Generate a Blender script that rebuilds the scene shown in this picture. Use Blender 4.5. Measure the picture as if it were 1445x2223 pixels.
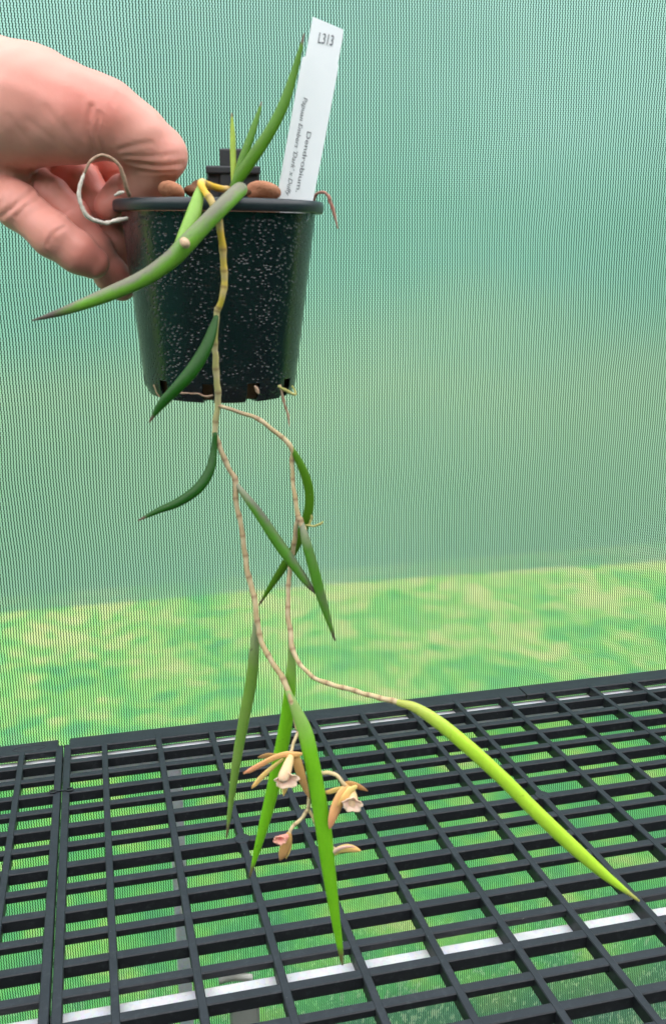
import bpy, math, random
import numpy as np
from mathutils import Vector, Matrix

random.seed(7)
RNG = np.random.default_rng(11)
for o in list(bpy.data.objects):
    bpy.data.objects.remove(o)
scene = bpy.context.scene
col = scene.collection

# ------------------------------------------------------------------ camera
PITCH = 0.07                     # bench column pitch (m); row pitch is half of it
F_PX, PX, PY, IW, IH = 1877.22, 600.0, 1111.5, 1445.0, 2223.0
RC = np.array([[0.97784296, 0.20854911, 0.01817739],
               [-0.06738068, 0.23134072, 0.97053661],
               [0.19819938, -0.9502572, 0.24026708]])
G2W = np.diag([1.0, -1.0, -1.0])
BENCH_Z = 0.8
CAM = np.array([1.17356755 * PITCH, -14.94855795 * PITCH, BENCH_Z + 8.01434461 * PITCH])


def ray(u, v):
    return G2W @ (RC.T @ np.array([(u - PX) / F_PX, (v - PY) / F_PX, 1.0]))


FWD = ray(PX, PY)
HF = np.array([FWD[0], FWD[1], 0.0])
HF /= np.linalg.norm(HF)
HR = np.array([HF[1], -HF[0], 0.0])          # horizontal right
UPV = np.array([0.0, 0.0, 1.0])


def at(u, v, w):                             # point on pixel ray, w metres ahead horizontally
    d = ray(u, v)
    return CAM + d * (w / (d @ HF))


cam_data = bpy.data.cameras.new('camera')
cam = bpy.data.objects.new('camera', cam_data)
col.objects.link(cam)
right, down, fwd = G2W @ RC[0], G2W @ RC[1], G2W @ RC[2]
M = Matrix(((right[0], -down[0], -fwd[0], CAM[0]),
            (right[1], -down[1], -fwd[1], CAM[1]),
            (right[2], -down[2], -fwd[2], CAM[2]),
            (0, 0, 0, 1)))
cam.matrix_world = M
cam_data.sensor_fit = 'VERTICAL'
cam_data.sensor_height = 24.0
cam_data.sensor_width = 24.0
cam_data.lens = F_PX / IH * 24.0
cam_data.shift_x = (IW / 2 - PX) / IH
cam_data.clip_start = 0.02
cam_data.clip_end = 500.0
cam_data.dof.use_dof = True
cam_data.dof.focus_distance = 0.98
cam_data.dof.aperture_fstop = cam_data.lens / 1000 / 0.0017
scene.camera = cam

# ------------------------------------------------------------------ world, sun, exposure
SUN_EL, SUN_AZ = math.radians(58), math.radians(260)     # azimuth: from +Y clockwise
world = bpy.data.worlds.new('World')
scene.world = world
world.use_nodes = True
wn = world.node_tree
wn.nodes.clear()
sky = wn.nodes.new('ShaderNodeTexSky')
sky.sky_type = 'NISHITA'
sky.sun_disc = False
sky.sun_elevation = SUN_EL
sky.sun_rotation = SUN_AZ
sky.air_density = 1.3
sky.dust_density = 4.0
bg = wn.nodes.new('ShaderNodeBackground')
bg.inputs['Strength'].default_value = 0.12
wo = wn.nodes.new('ShaderNodeOutputWorld')
wn.links.new(sky.outputs[0], bg.inputs['Color'])
wn.links.new(bg.outputs[0], wo.inputs['Surface'])

sun_data = bpy.data.lights.new('sun', 'SUN')
sun_data.energy = 4.5
sun_data.angle = math.radians(3)
sun_data.color = (1.0, 0.965, 0.93)
sun = bpy.data.objects.new('sun', sun_data)
col.objects.link(sun)
sd = Vector((math.sin(SUN_AZ) * math.cos(SUN_EL), math.cos(SUN_AZ) * math.cos(SUN_EL), math.sin(SUN_EL)))
sun.rotation_euler = sd.to_track_quat('Z', 'Y').to_euler()
sun.location = (0, -2, 5)

scene.view_settings.view_transform = 'Standard'
scene.view_settings.look = 'None'
scene.view_settings.gamma = 1.0
scene.view_settings.exposure = 1.35
scene.view_settings.use_curve_mapping = False
scene.render.engine = 'CYCLES'


# ------------------------------------------------------------------ helpers
def tag(o, label=None, cat=None, group=None, kind=None):
    if label: o['label'] = label
    if cat: o['category'] = cat
    if group: o['group'] = group
    if kind: o['kind'] = kind
    return o


def empty(name, loc=(0, 0, 0)):
    o = bpy.data.objects.new(name, None)
    o.empty_display_size = 0.02
    col.objects.link(o)
    o.location = loc
    return o


def mesh_obj(name, verts, faces, mat=None, parent=None, smooth=True, attrs=None):
    me = bpy.data.meshes.new(name)
    me.from_pydata([tuple(map(float, v)) for v in verts], [], [tuple(map(int, q)) for q in faces])
    if attrs:
        for k, arr in attrs.items():
            a = me.attributes.new(k, 'FLOAT', 'POINT')
            a.data.foreach_set('value', np.asarray(arr, dtype=np.float32))
    me.validate()
    if smooth:
        me.polygons.foreach_set('use_smooth', [True] * len(me.polygons))
    me.update()
    if mat: me.materials.append(mat)
    o = bpy.data.objects.new(name, me)
    col.objects.link(o)
    if parent: set_parent(o, parent)
    return o


def set_parent(o, parent):                   # vertices are given in world space
    o.parent = parent
    mw = parent_matrix(parent)
    o.matrix_parent_inverse = mw.inverted()


def parent_matrix(o):
    m = o.matrix_basis.copy()
    if o.parent:
        m = parent_matrix(o.parent) @ o.matrix_parent_inverse @ m
    return m


class NT:
    def __init__(self, name):
        self.m = bpy.data.materials.new(name)
        self.m.use_nodes = True
        self.t = self.m.node_tree
        self.t.nodes.clear()
        self.out = self.n('ShaderNodeOutputMaterial')

    def n(self, typ, **kw):
        nd = self.t.nodes.new(typ)
        for k, v in kw.items(): setattr(nd, k, v)
        return nd

    def l(self, a, b): self.t.links.new(a, b)

    def val(self, x):
        return x

    def setin(self, sock, v):
        if hasattr(v, 'is_linked') or isinstance(v, bpy.types.NodeSocket): self.l(v, sock)
        else: sock.default_value = v

    def math(self, op, a, b=0.0, c=0.0, clamp=False):
        nd = self.n('ShaderNodeMath', operation=op)
        nd.use_clamp = clamp
        self.setin(nd.inputs[0], a); self.setin(nd.inputs[1], b); self.setin(nd.inputs[2], c)
        return nd.outputs[0]

    def ramp(self, fac, stops, interp='LINEAR'):
        nd = self.n('ShaderNodeValToRGB')
        nd.color_ramp.interpolation = interp
        el = nd.color_ramp.elements
        while len(el) < len(stops): el.new(0.5)
        for e, (pos, c) in zip(el, stops):
            e.position = pos
            e.color = (c[0], c[1], c[2], 1) if len(c) == 3 else c
        self.l(fac, nd.inputs[0])
        return nd.outputs[0]

    def mix(self, fac, a, b, blend='MIX'):
        nd = self.n('ShaderNodeMix', data_type='RGBA', blend_type=blend)
        self.setin(nd.inputs[0], fac)
        for s, v in ((nd.inputs[6], a), (nd.inputs[7], b)):
            if isinstance(v, (tuple, list)): s.default_value = (v[0], v[1], v[2], 1)
            else: self.l(v, s)
        return nd.outputs[2]

    def noise(self, vec, scale, detail=3.0, rough=0.55, out=0):
        nd = self.n('ShaderNodeTexNoise')
        nd.inputs['Scale'].default_value = scale
        nd.inputs['Detail'].default_value = detail
        nd.inputs['Roughness'].default_value = rough
        if vec is not None: self.l(vec, nd.inputs['Vector'])
        return nd.outputs[out]

    def coord(self, which='Object'):
        return self.n('ShaderNodeTexCoord').outputs[which]

    def mapping(self, vec, scale=(1, 1, 1), loc=(0, 0, 0)):
        nd = self.n('ShaderNodeMapping')
        nd.inputs['Scale'].default_value = scale
        nd.inputs['Location'].default_value = loc
        self.l(vec, nd.inputs['Vector'])
        return nd.outputs[0]

    def attr(self, name):
        return self.n('ShaderNodeAttribute', attribute_name=name).outputs['Fac']

    def bump(self, h, strength=0.3, dist=0.001):
        nd = self.n('ShaderNodeBump')
        nd.inputs['Strength'].default_value = strength
        nd.inputs['Distance'].default_value = dist
        self.l(h, nd.inputs['Height'])
        return nd.outputs[0]

    def bsdf(self, color, rough=0.5, normal=None, spec=0.5, metal=0.0, sss=0.0, sssr=(1, 0.3, 0.2), ssss=0.004, trans=0.0):
        b = self.n('ShaderNodeBsdfPrincipled')
        if isinstance(color, (tuple, list)): b.inputs['Base Color'].default_value = (*color[:3], 1)
        else: self.l(color, b.inputs['Base Color'])
        self.setin(b.inputs['Roughness'], rough)
        b.inputs['Specular IOR Level'].default_value = spec
        b.inputs['Metallic'].default_value = metal
        b.inputs['Subsurface Weight'].default_value = sss
        b.inputs['Subsurface Radius'].default_value = sssr
        b.inputs['Subsurface Scale'].default_value = ssss
        if normal is not None: self.l(normal, b.inputs['Normal'])
        return b.outputs[0]

    def done(self, shader):
        self.l(shader, self.out.inputs['Surface'])
        return self.m


def catmull(pts, n):
    P = np.asarray(pts, float)
    P = np.vstack([2 * P[0] - P[1], P, 2 * P[-1] - P[-2]])
    segs = len(P) - 3
    # uniform in chord length
    L = np.r_[0, np.cumsum(np.linalg.norm(np.diff(P[1:-1, :3], axis=0), axis=1))]
    out = []
    for s in np.linspace(0, L[-1], n):
        i = min(np.searchsorted(L, s, side='right') - 1, segs - 1)
        t = (s - L[i]) / max(L[i + 1] - L[i], 1e-9)
        p0, p1, p2, p3 = P[i], P[i + 1], P[i + 2], P[i + 3]
        out.append(0.5 * ((2 * p1) + (-p0 + p2) * t + (2 * p0 - 5 * p1 + 4 * p2 - p3) * t ** 2 + (-p0 + 3 * p1 - 3 * p2 + p3) * t ** 3))
    return np.array(out)


def tube(pts, rads, sides=12, flat=1.0, capround=True):
    """ring mesh along pts (N,3) with radii (N,), returns verts, faces, t, top attributes"""
    P = np.asarray(pts, float)
    N = len(P)
    T = np.gradient(P, axis=0)
    T /= np.linalg.norm(T, axis=1)[:, None]
    ref = np.cross(T[0], HF)
    if np.linalg.norm(ref) < 1e-3: ref = np.cross(T[0], HR)
    A = ref / np.linalg.norm(ref)
    verts, tt, top = [], [], []
    for i in range(N):
        A = A - T[i] * (A @ T[i])
        A /= np.linalg.norm(A)
        B = np.cross(T[i], A)
        for k in range(sides):
            a = 2 * math.pi * k / sides
            nrm = A * math.cos(a) + B * math.sin(a)
            verts.append(P[i] + rads[i] * (A * math.cos(a) + B * math.sin(a) * flat))
            tt.append(i / (N - 1))
            top.append(nrm[2] * 0.5 + 0.5)
    faces = []
    for i in range(N - 1):
        for k in range(sides):
            k2 = (k + 1) % sides
            faces.append((i * sides + k, i * sides + k2, (i + 1) * sides + k2, (i + 1) * sides + k))
    for i, e, flip in ((0, -1, True), (N - 1, 1, False)):
        verts.append(P[i] + T[i] * e * rads[i] * (0.6 if capround else 0.0))
        tt.append(i / (N - 1)); top.append(0.5)
        c = len(verts) - 1
        for k in range(sides):
            q = (i * sides + k, i * sides + (k + 1) % sides, c)
            faces.append(q[::-1] if flip else q)
    return np.array(verts), faces, np.array(tt), np.array(top)


def px_m(u, v, w):                            # metres per photo pixel at that place
    return np.linalg.norm(at(u + 1, v, w) - at(u, v, w))


def pix_tube(name, pts, mat, parent, n=40, sides=12, flat=1.0, extra=None, jitter=0.0):
    """pts: (u, v, w, diameter in photo pixels)"""
    Q = np.array([[*at(u, v, w), d * 0.5 * px_m(u, v, w)] for u, v, w, d in pts])
    S = catmull(Q, n)
    if jitter:
        S[:, :3] += np.cumsum(RNG.normal(0, jitter, (n, 3)), axis=0) * np.sin(np.linspace(0, math.pi, n))[:, None]
    r = np.maximum(S[:, 3], 0.00012)
    if extra is not None: r = extra(r)
    v, f, t, top = tube(S[:, :3], r, sides, flat)
    return mesh_obj(name, v, f, mat, parent, attrs={'along': t, 'top': top})


def box_verts(x0, x1, y0, y1, z0, z1):
    return [(x0, y0, z0), (x1, y0, z0), (x1, y1, z0), (x0, y1, z0), (x0, y0, z1), (x1, y0, z1), (x1, y1, z1), (x0, y1, z1)]


BOXF = [(0, 3, 2, 1), (4, 5, 6, 7), (0, 1, 5, 4), (1, 2, 6, 5), (2, 3, 7, 6), (3, 0, 4, 7)]


def beam(name, axis, length, a, z0, z1, ch, mat, parent, loc, draft=0.0):
    """moulded bar, chamfered along its upper edges; axis 'x' or 'y'"""
    prof = [(-a + draft, z0), (a - draft, z0), (a, z1 - ch), (a - ch, z1), (-a + ch, z1), (-a, z1 - ch)]
    V = []
    for e in (0, length):
        for s, z in prof:
            V.append((e, s, z) if axis == 'x' else (-s, e, z))
    n = len(prof)
    Fc = [tuple(range(n))[::-1], tuple(range(n, 2 * n))]
    for i in range(n):
        j = (i + 1) % n
        Fc.append((i, j, n + j, n + i))
    o = mesh_obj(name, V, Fc, mat, None, smooth=False)
    o.location = loc
    o.parent = parent
    return o


# ------------------------------------------------------------------ materials of the setting
def m_lawn():
    n = NT('lawn')
    c = n.coord()
    big = n.noise(n.mapping(c, (1, 0.8, 1)), 3.2, 4, 0.6)
    mid = n.noise(c, 11, 4, 0.6)
    fine = n.noise(c, 140, 3, 0.7)
    f = n.math('ADD', n.math('MULTIPLY', n.math('SUBTRACT', big, .5), 0.75), n.math('ADD', n.math('MULTIPLY', n.math('SUBTRACT', mid, .5), 0.75), .5))
    sep = n.n('ShaderNodeSeparateXYZ'); n.l(c, sep.inputs[0])
    dry = n.math('MULTIPLY', n.math('SUBTRACT', sep.outputs[1], 1.4), 0.075)
    f = n.math('ADD', f, n.math('MAXIMUM', n.math('MINIMUM', dry, 0.12), -0.03))
    g = n.ramp(f, [(0.34, (0.015, 0.17, 0.045)), (0.45, (0.05, 0.29, 0.03)), (0.56, (0.22, 0.40, 0.03)), (0.70, (0.62, 0.44, 0.17))])
    g = n.mix(n.math('MULTIPLY', fine, 0.4), g, (0.04, 0.13, 0.015))
    return n.done(n.bsdf(g, 0.8, n.bump(fine, 0.8, 0.02), 0.2))


def m_gravel(name, base, scale):
    n = NT(name)
    c = n.coord()
    v = n.n('ShaderNodeTexVoronoi')
    v.inputs['Scale'].default_value = scale
    n.l(c, v.inputs['Vector'])
    a = n.noise(c, 1.3, 4)
    k = n.mix(a, tuple(x * 0.75 for x in base), tuple(x * 1.25 for x in base))
    k = n.mix(0.35, k, v.outputs['Color'], 'MULTIPLY')
    return n.done(n.bsdf(k, 0.9, n.bump(v.outputs['Distance'], 0.6, 0.01), 0.2))


CLOTH_Y = 0.06
PERIOD = 0.00352
TINT = (0.76, 0.98, 0.82, 1)


def m_cloth(name, dens=0.0):
    n = NT(name)
    c = n.coord()
    sep = n.n('ShaderNodeSeparateXYZ')
    n.l(c, sep.inputs[0])
    x, z = sep.outputs[0], sep.outputs[2]
    wob = n.math('MULTIPLY', n.math('SUBTRACT', n.noise(c, 5.0, 2), 0.5), 0.010)
    ph = n.math('DIVIDE', n.math('ADD', x, wob), PERIOD)
    zig = n.math('MULTIPLY', n.math('SINE', n.math('MULTIPLY', z, 2 * math.pi / 0.0052)), 0.10)
    fr = n.math('FRACT', n.math('ADD', ph, zig))
    tri = n.math('MULTIPLY', n.math('ABSOLUTE', n.math('SUBTRACT', fr, 0.5)), 2.0)
    mr = n.n('ShaderNodeMapRange')
    mr.interpolation_type = 'SMOOTHSTEP'
    n.l(tri, mr.inputs[0])
    mr.inputs[1].default_value = 0.24
    mr.inputs[2].default_value = 0.46
    light = mr.outputs[0]                       # 0 on the dark knitted chain, 1 on the pale tapes
    # each tape crosses every 2.6 mm
    cross = n.math('MULTIPLY', n.math('ADD', n.math('SINE', n.math('MULTIPLY', z, 2 * math.pi / 0.0026)), 1.0), 0.5)
    dirt = n.noise(n.mapping(c, (1, 1, 0.5)), 9, 4)
    tape = n.mix(dirt, (0.56, 0.90, 0.80), (0.66, 0.94, 0.87))
    # dried splashes of potting mix and lime low on the cloth
    sp = n.noise(n.mapping(c, (1, 1, 0.55)), 120, 3, 0.7)
    sp2 = n.noise(c, 9, 3, 0.6)
    low = n.n('ShaderNodeMapRange')
    n.l(z, low.inputs[0])
    low.inputs[1].default_value = 0.50; low.inputs[2].default_value = 0.22
    low.inputs[3].default_value = 0.0; low.inputs[4].default_value = 1.0
    spl = n.math('MULTIPLY', n.math('MULTIPLY', n.math('SUBTRACT', n.math('ADD', sp, n.math('MULTIPLY', sp2, 0.35)), 0.715), 10.0, clamp=True), low.outputs[0], clamp=True)
    tape = n.mix(spl, tape, (0.72, 0.76, 0.66))
    dif = n.n('ShaderNodeBsdfDiffuse'); n.l(tape, dif.inputs[0])
    trl = n.n('ShaderNodeBsdfTranslucent'); n.l(tape, trl.inputs[0])
    body = n.n('ShaderNodeMixShader'); body.inputs[0].default_value = 0.55
    n.l(dif.outputs[0], body.inputs[1]); n.l(trl.outputs[0], body.inputs[2])
    tr0 = n.n('ShaderNodeBsdfTransparent'); tr0.inputs[0].default_value = TINT
    sc = n.n('ShaderNodeBsdfRefraction'); sc.inputs['Color'].default_value = TINT
    sc.inputs['IOR'].default_value = 1.07; sc.inputs['Roughness'].default_value = 0.20
    tr = n.n('ShaderNodeMixShader'); tr.inputs[0].default_value = 0.85
    n.l(tr0.outputs[0], tr.inputs[1]); n.l(sc.outputs[0], tr.inputs[2])
    m1 = n.n('ShaderNodeMixShader')
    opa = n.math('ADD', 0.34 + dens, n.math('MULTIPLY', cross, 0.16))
    opa = n.math('ADD', opa, n.math('MULTIPLY', spl, 0.6), clamp=True)
    n.l(opa, m1.inputs[0])
    n.l(tr.outputs[0], m1.inputs[1]); n.l(body.outputs[0], m1.inputs[2])
    # dark chain stitch
    dk = n.n('ShaderNodeBsdfDiffuse'); dk.inputs[0].default_value = (0.003, 0.022, 0.017, 1)
    tr2 = n.n('ShaderNodeBsdfTransparent'); tr2.inputs[0].default_value = (0.25, 0.75, 0.45, 1)
    m2 = n.n('ShaderNodeMixShader'); m2.inputs[0].default_value = 0.93
    n.l(tr2.outputs[0], m2.inputs[1]); n.l(dk.outputs[0], m2.inputs[2])
    m3 = n.n('ShaderNodeMixShader')
    n.l(light, m3.inputs[0]); n.l(m2.outputs[0], m3.inputs[1]); n.l(m1.outputs[0], m3.inputs[2])
    return n.done(m3.outputs[0])


def m_black_plastic():
    n = NT('black_bench_plastic')
    c = n.n('ShaderNodeNewGeometry').outputs['Position']
    a = n.noise(c, 14, 4, 0.6)
    b = n.noise(c, 160, 3, 0.7)
    d = n.noise(n.mapping(c, (60, 18, 18)), 1.0, 3)
    k = n.mix(a, (0.006, 0.007, 0.009), (0.012, 0.014, 0.017))
    nz = n.n('ShaderNodeSeparateXYZ'); n.l(n.n('ShaderNodeNewGeometry').outputs['Normal'], nz.inputs[0])
    upf = n.math('MULTIPLY', n.math('SUBTRACT', nz.outputs[2], .6), 3.0, clamp=True)
    film = n.math('MULTIPLY', upf, n.math('ADD', .35, n.math('MULTIPLY', n.noise(c, 30, 4, .65), .75)), clamp=True)
    k = n.mix(film, k, (0.034, 0.039, 0.048))
    dust = n.math('MULTIPLY', n.math('SUBTRACT', n.math('ADD', b, n.math('MULTIPLY', d, 0.25)), 0.66), 2.2, clamp=True)
    k = n.mix(n.math('MULTIPLY', dust, 0.5), k, (0.085, 0.092, 0.10))
    spk = n.noise(c, 330, 1, 0.5)
    k = n.mix(n.math('MULTIPLY', n.math('SUBTRACT', spk, 0.80), 14, clamp=True), k, (0.35, 0.34, 0.31))
    r = n.math('ADD', 0.40, n.math('MULTIPLY', a, 0.2))
    return n.done(n.bsdf(k, r, n.bump(b, 0.12, 0.0006), 0.32))


def m_galv():
    n = NT('galvanised_steel')
    c = n.coord()
    v = n.n('ShaderNodeTexVoronoi'); v.inputs['Scale'].default_value = 230
    n.l(c, v.inputs['Vector'])
    a = n.noise(c, 40, 4, 0.65)
    k = n.mix(a, (0.50, 0.52, 0.54), (0.72, 0.74, 0.76))
    k = n.mix(0.12, k, v.outputs['Color'], 'MULTIPLY')
    g = n.noise(n.mapping(c, (1, 1, 1)), 500, 2, 0.7)
    k = n.mix(n.math('MULTIPLY', n.math('SUBTRACT', g, 0.62), 5, clamp=True), k, (0.22, 0.22, 0.21))
    return n.done(n.bsdf(k, 0.55, n.bump(a, 0.1, 0.0005), 0.5, metal=0.1))


M_LAWN = m_lawn()
M_FLOOR = m_gravel('gravel_floor', (0.10, 0.10, 0.095), 70)
M_CLOTH = m_cloth('shade_cloth')
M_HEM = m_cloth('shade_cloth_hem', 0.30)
M_BENCH = m_black_plastic()
M_GALV = m_galv()


# ------------------------------------------------------------------ setting
def sheet(name, x0, x1, y0, y1, z, mat, nx=1, ny=1):
    V, Fc = [], []
    for j in range(ny + 1):
        for i in range(nx + 1):
            V.append((x0 + (x1 - x0) * i / nx, y0 + (y1 - y0) * j / ny, z))
    for j in range(ny):
        for i in range(nx):
            a = j * (nx + 1) + i
            Fc.append((a, a + 1, a + nx + 2, a + nx + 1))
    return mesh_obj(name, V, Fc, mat, None, smooth=False)


tag(sheet('ground', -150, 150, -60, 240, 0.0, M_LAWN), 'patchy green lawn with dry yellow spots outside the shade cloth', 'lawn', kind='structure')
tag(sheet('floor', -3, 3, -3, CLOTH_Y - 0.03, 0.006, M_FLOOR), 'grey gravel floor under the bench', 'floor', kind='structure')


def build_screen():
    n = NT('screen_sheet')
    c = n.coord()
    sep = n.n('ShaderNodeSeparateXYZ'); n.l(c, sep.inputs[0])
    w = n.noise(n.mapping(c, (.5, 1, 1)), 1.1, 2, .5)
    h = n.math('DIVIDE', n.math('ADD', sep.outputs[2], n.math('MULTIPLY', n.math('SUBTRACT', w, .5), 1.1)), 3.0)
    k = n.ramp(h, [(.02, (.26, .36, .33)), (.16, (.32, .39, .31)), (.32, (.47, .47, .34)), (.50, (.22, .40, .38)), (.60, (.23, .41, .40)), (.80, (.50, .58, .68)), (.95, (.58, .64, .76))])
    k = n.mix(n.math('MULTIPLY', n.noise(c, 26, 3), .2), k, (.25, .30, .26))
    dif = n.bsdf(k, .8, None, .2)
    mat = n.done(dif)
    xs = np.linspace(-9, 12, 106); zs = np.linspace(0.0, 3.1, 12)
    root = empty('garden_screen', (1.5, 3.05, 0))
    tag(root, 'tall hazy banded screen standing at the far edge of the lawn', 'screen')
    V = [(x, 3.05 + .03 * math.sin(x * 2.1) * math.sin(z * 1.3) + d, z) for d in (0, .02) for z in zs for x in xs]
    m, w_ = len(xs) * len(zs), len(xs)
    Fc = []
    for j in range(len(zs) - 1):
        for i in range(w_ - 1):
            a = j * w_ + i
            Fc.append((a, a + 1, a + w_ + 1, a + w_))
            Fc.append((m + a, m + a + w_, m + a + w_ + 1, m + a + 1))
    mesh_obj('sheet', V, Fc, mat, root)
    n2 = NT('screen_post')
    mp = n2.done(n2.bsdf(n2.mix(n2.noise(n2.coord(), 20), (.2, .19, .17), (.3, .28, .25)), .8))
    for x in np.arange(-9, 12.1, 3.0):
        mesh_obj('post', [(a[0] + x, a[1] + 3.16, a[2]) for a in box_verts(-.04, .04, -.04, .04, 0, 3.1)], BOXF, mp, root, smooth=False)


build_screen()


def m_roof():
    n = NT('opal_roof_sheet')
    a = n.noise(n.coord(), 3, 3)
    k = n.mix(a, (.82, .82, .82), (.90, .90, .90))
    trl = n.n('ShaderNodeBsdfTranslucent'); n.l(k, trl.inputs[0])
    dif = n.n('ShaderNodeBsdfDiffuse'); n.l(k, dif.inputs[0])
    m = n.n('ShaderNodeMixShader'); m.inputs[0].default_value = .9
    n.l(dif.outputs[0], m.inputs[1]); n.l(trl.outputs[0], m.inputs[2])
    return n.done(m.outputs[0])


M_ROOF = m_roof()
tag(sheet('roof', -3, 3, -3, CLOTH_Y + .02, 2.45, M_ROOF), 'unseen translucent roof sheet added over the shade house to soften the light', 'roof', kind='structure')  # out of view, added so the light inside is soft and dimmer


def m_rear():
    n = NT('rear_shade_cloth')
    a = n.noise(n.coord(), 6, 3)
    k = n.mix(a, (.02, .12, .09), (.04, .18, .13))
    trl = n.n('ShaderNodeBsdfTranslucent'); n.l(k, trl.inputs[0])
    dif = n.n('ShaderNodeBsdfDiffuse'); n.l(k, dif.inputs[0])
    m = n.n('ShaderNodeMixShader'); m.inputs[0].default_value = .4
    n.l(dif.outputs[0], m.inputs[1]); n.l(trl.outputs[0], m.inputs[2])
    return n.done(m.outputs[0])


tag(mesh_obj('added_walls', [(x, y, z) for z in (.02, 2.40) for x, y in ((-2.95, 0.02), (-2.95, -2.9), (2.95, -2.9), (2.95, 0.02))], [(0, 1, 5, 4), (1, 2, 6, 5), (2, 3, 7, 6)], m_rear(), None, smooth=False),
    'unseen dark green cloth walls added around the shade house to cut side light', 'wall', kind='structure')  # three unseen walls, added so top light dominates and the pot stays dark

# shade cloth wall: softly bellied knitted sheet, with a doubled hem near the ground
def cloth_off(x, z):
    return (0.004 * math.sin(x * 7.1 + 1.0) * math.sin(z * 2.3 + .4) + 0.003 * math.sin(x * 17 + z * 1.5) * max(0, (z - .6))
            + 0.006 * math.exp(-((x - 0.155 - 0.02 * (z - 1.5)) / 0.012) ** 2) * max(0, min(1, (z - 1.35) * 3)))


def build_cloth():
    root = empty('shade_cloth_wall', (0.4, CLOTH_Y, 0))
    tag(root, 'translucent green knitted shade cloth stretched upright behind the black bench', 'shade cloth')
    xs = np.linspace(-1.6, 2.4, 321); zs = np.linspace(0.02, 2.4, 70)
    V = [(x, CLOTH_Y + cloth_off(x, z), z) for z in zs for x in xs]
    w = len(xs)
    Fc = [(j * w + i, j * w + i + 1, (j + 1) * w + i + 1, (j + 1) * w + i) for j in range(len(zs) - 1) for i in range(w - 1)]
    mesh_obj('cloth', V, Fc, M_CLOTH, root)
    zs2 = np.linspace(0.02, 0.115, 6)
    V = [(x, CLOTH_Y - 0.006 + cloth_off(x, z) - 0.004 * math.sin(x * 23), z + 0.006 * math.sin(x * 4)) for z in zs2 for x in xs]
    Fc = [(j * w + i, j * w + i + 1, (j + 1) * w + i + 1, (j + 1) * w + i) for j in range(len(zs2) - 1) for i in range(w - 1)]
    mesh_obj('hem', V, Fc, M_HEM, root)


build_cloth()

# ------------------------------------------------------------------ bench
RP = PITCH / 2
BAR_W = 0.0076          # column bar width
SLAT_W = 0.0094
NROW = 19


def build_tile(name, label, colx, x_lo, x_hi, slit=None, bosses=()):
    """colx: x positions (bar centres); tile spans x_lo..x_hi"""
    y_back = 0.030
    y_front = -NROW * RP + 0.004
    root = empty(name, ((x_lo + x_hi) / 2, (y_back + y_front) / 2, BENCH_Z))
    root.location = (x_lo, 0, BENCH_Z)
    tag(root, label, 'bench top', 'black slatted bench tops')
    L = x_hi - x_lo
    # back edge frame (row -> its inner edge at y=0), split where the slit is
    fb = (y_back - 0.0) / 2
    ins = 0.007
    cuts = [ins, L - ins] if slit is None else [ins, slit - x_lo - .001, slit - x_lo + .001, L - ins]
    for a, b in zip(cuts[::2], cuts[1::2]):
        beam('back_frame', 'x', b - a, fb - .0005, -0.009, 0.0, 0.0012, M_BENCH, root, (a, fb + 0.0005, 0.0))
    beam('front_frame', 'x', L - .002, 0.010, -0.0135, 0.0, 0.0012, M_BENCH, root, (.001, y_front - .006, 0.0))
    deep = {}
    for r in range(1, NROW):
        d = 0.0125 if r % 2 else 0.0075
        y = -r * RP + SLAT_W / 2
        beam('slat', 'x', L - .006, SLAT_W / 2, -d, 0.0, 0.0009, M_BENCH, root, (.003, y, -0.0002), 0.0006)
    yl = y_back - y_front - 0.008
    for x, wd in colx:
        top = 0.0003
        beam('bar', 'y', yl - 0.006, wd / 2, -0.0135, top, 0.0008, M_BENCH, root, (x - x_lo, y_front - .004, 0.0), 0.0005)
    for (bx_, by_) in bosses:
        V, Fc = [], []
        for zz, rr in ((-0.012, .0085), (0.0004, .0090), (0.0009, .0083)):
            for k in range(8):
                a = 2 * math.pi * (k + .5) / 8
                V.append((rr * math.cos(a), rr * math.sin(a), zz))
        for j in range(2):
            for k in range(8):
                Fc.append((j * 8 + k, j * 8 + (k + 1) % 8, j * 8 + 8 + (k + 1) % 8, j * 8 + 8 + k))
        Fc += [tuple(range(7, -1, -1)), tuple(range(16, 24))]
        # small moulding dimple
        c0 = len(V)
        for zz, rr in ((0.0009, .0016), (0.0013, .0008)):
            for k in range(8):
                a = 2 * math.pi * (k + .5) / 8
                V.append((rr * math.cos(a), rr * math.sin(a), zz))
        for k in range(8):
            Fc.append((c0 + k, c0 + (k + 1) % 8, c0 + 8 + (k + 1) % 8, c0 + 8 + k))
        Fc.append(tuple(range(c0 + 8, c0 + 16)))
        o = mesh_obj('boss', V, Fc, M_BENCH, None, smooth=False)
        o.location = (bx_ - x_lo, by_, 0.0)
        o.parent = root
    return root


def bar_c(c):            # centre of the column bar whose right edge is the left edge of opening c
    return c * PITCH - BAR_W / 2


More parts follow.
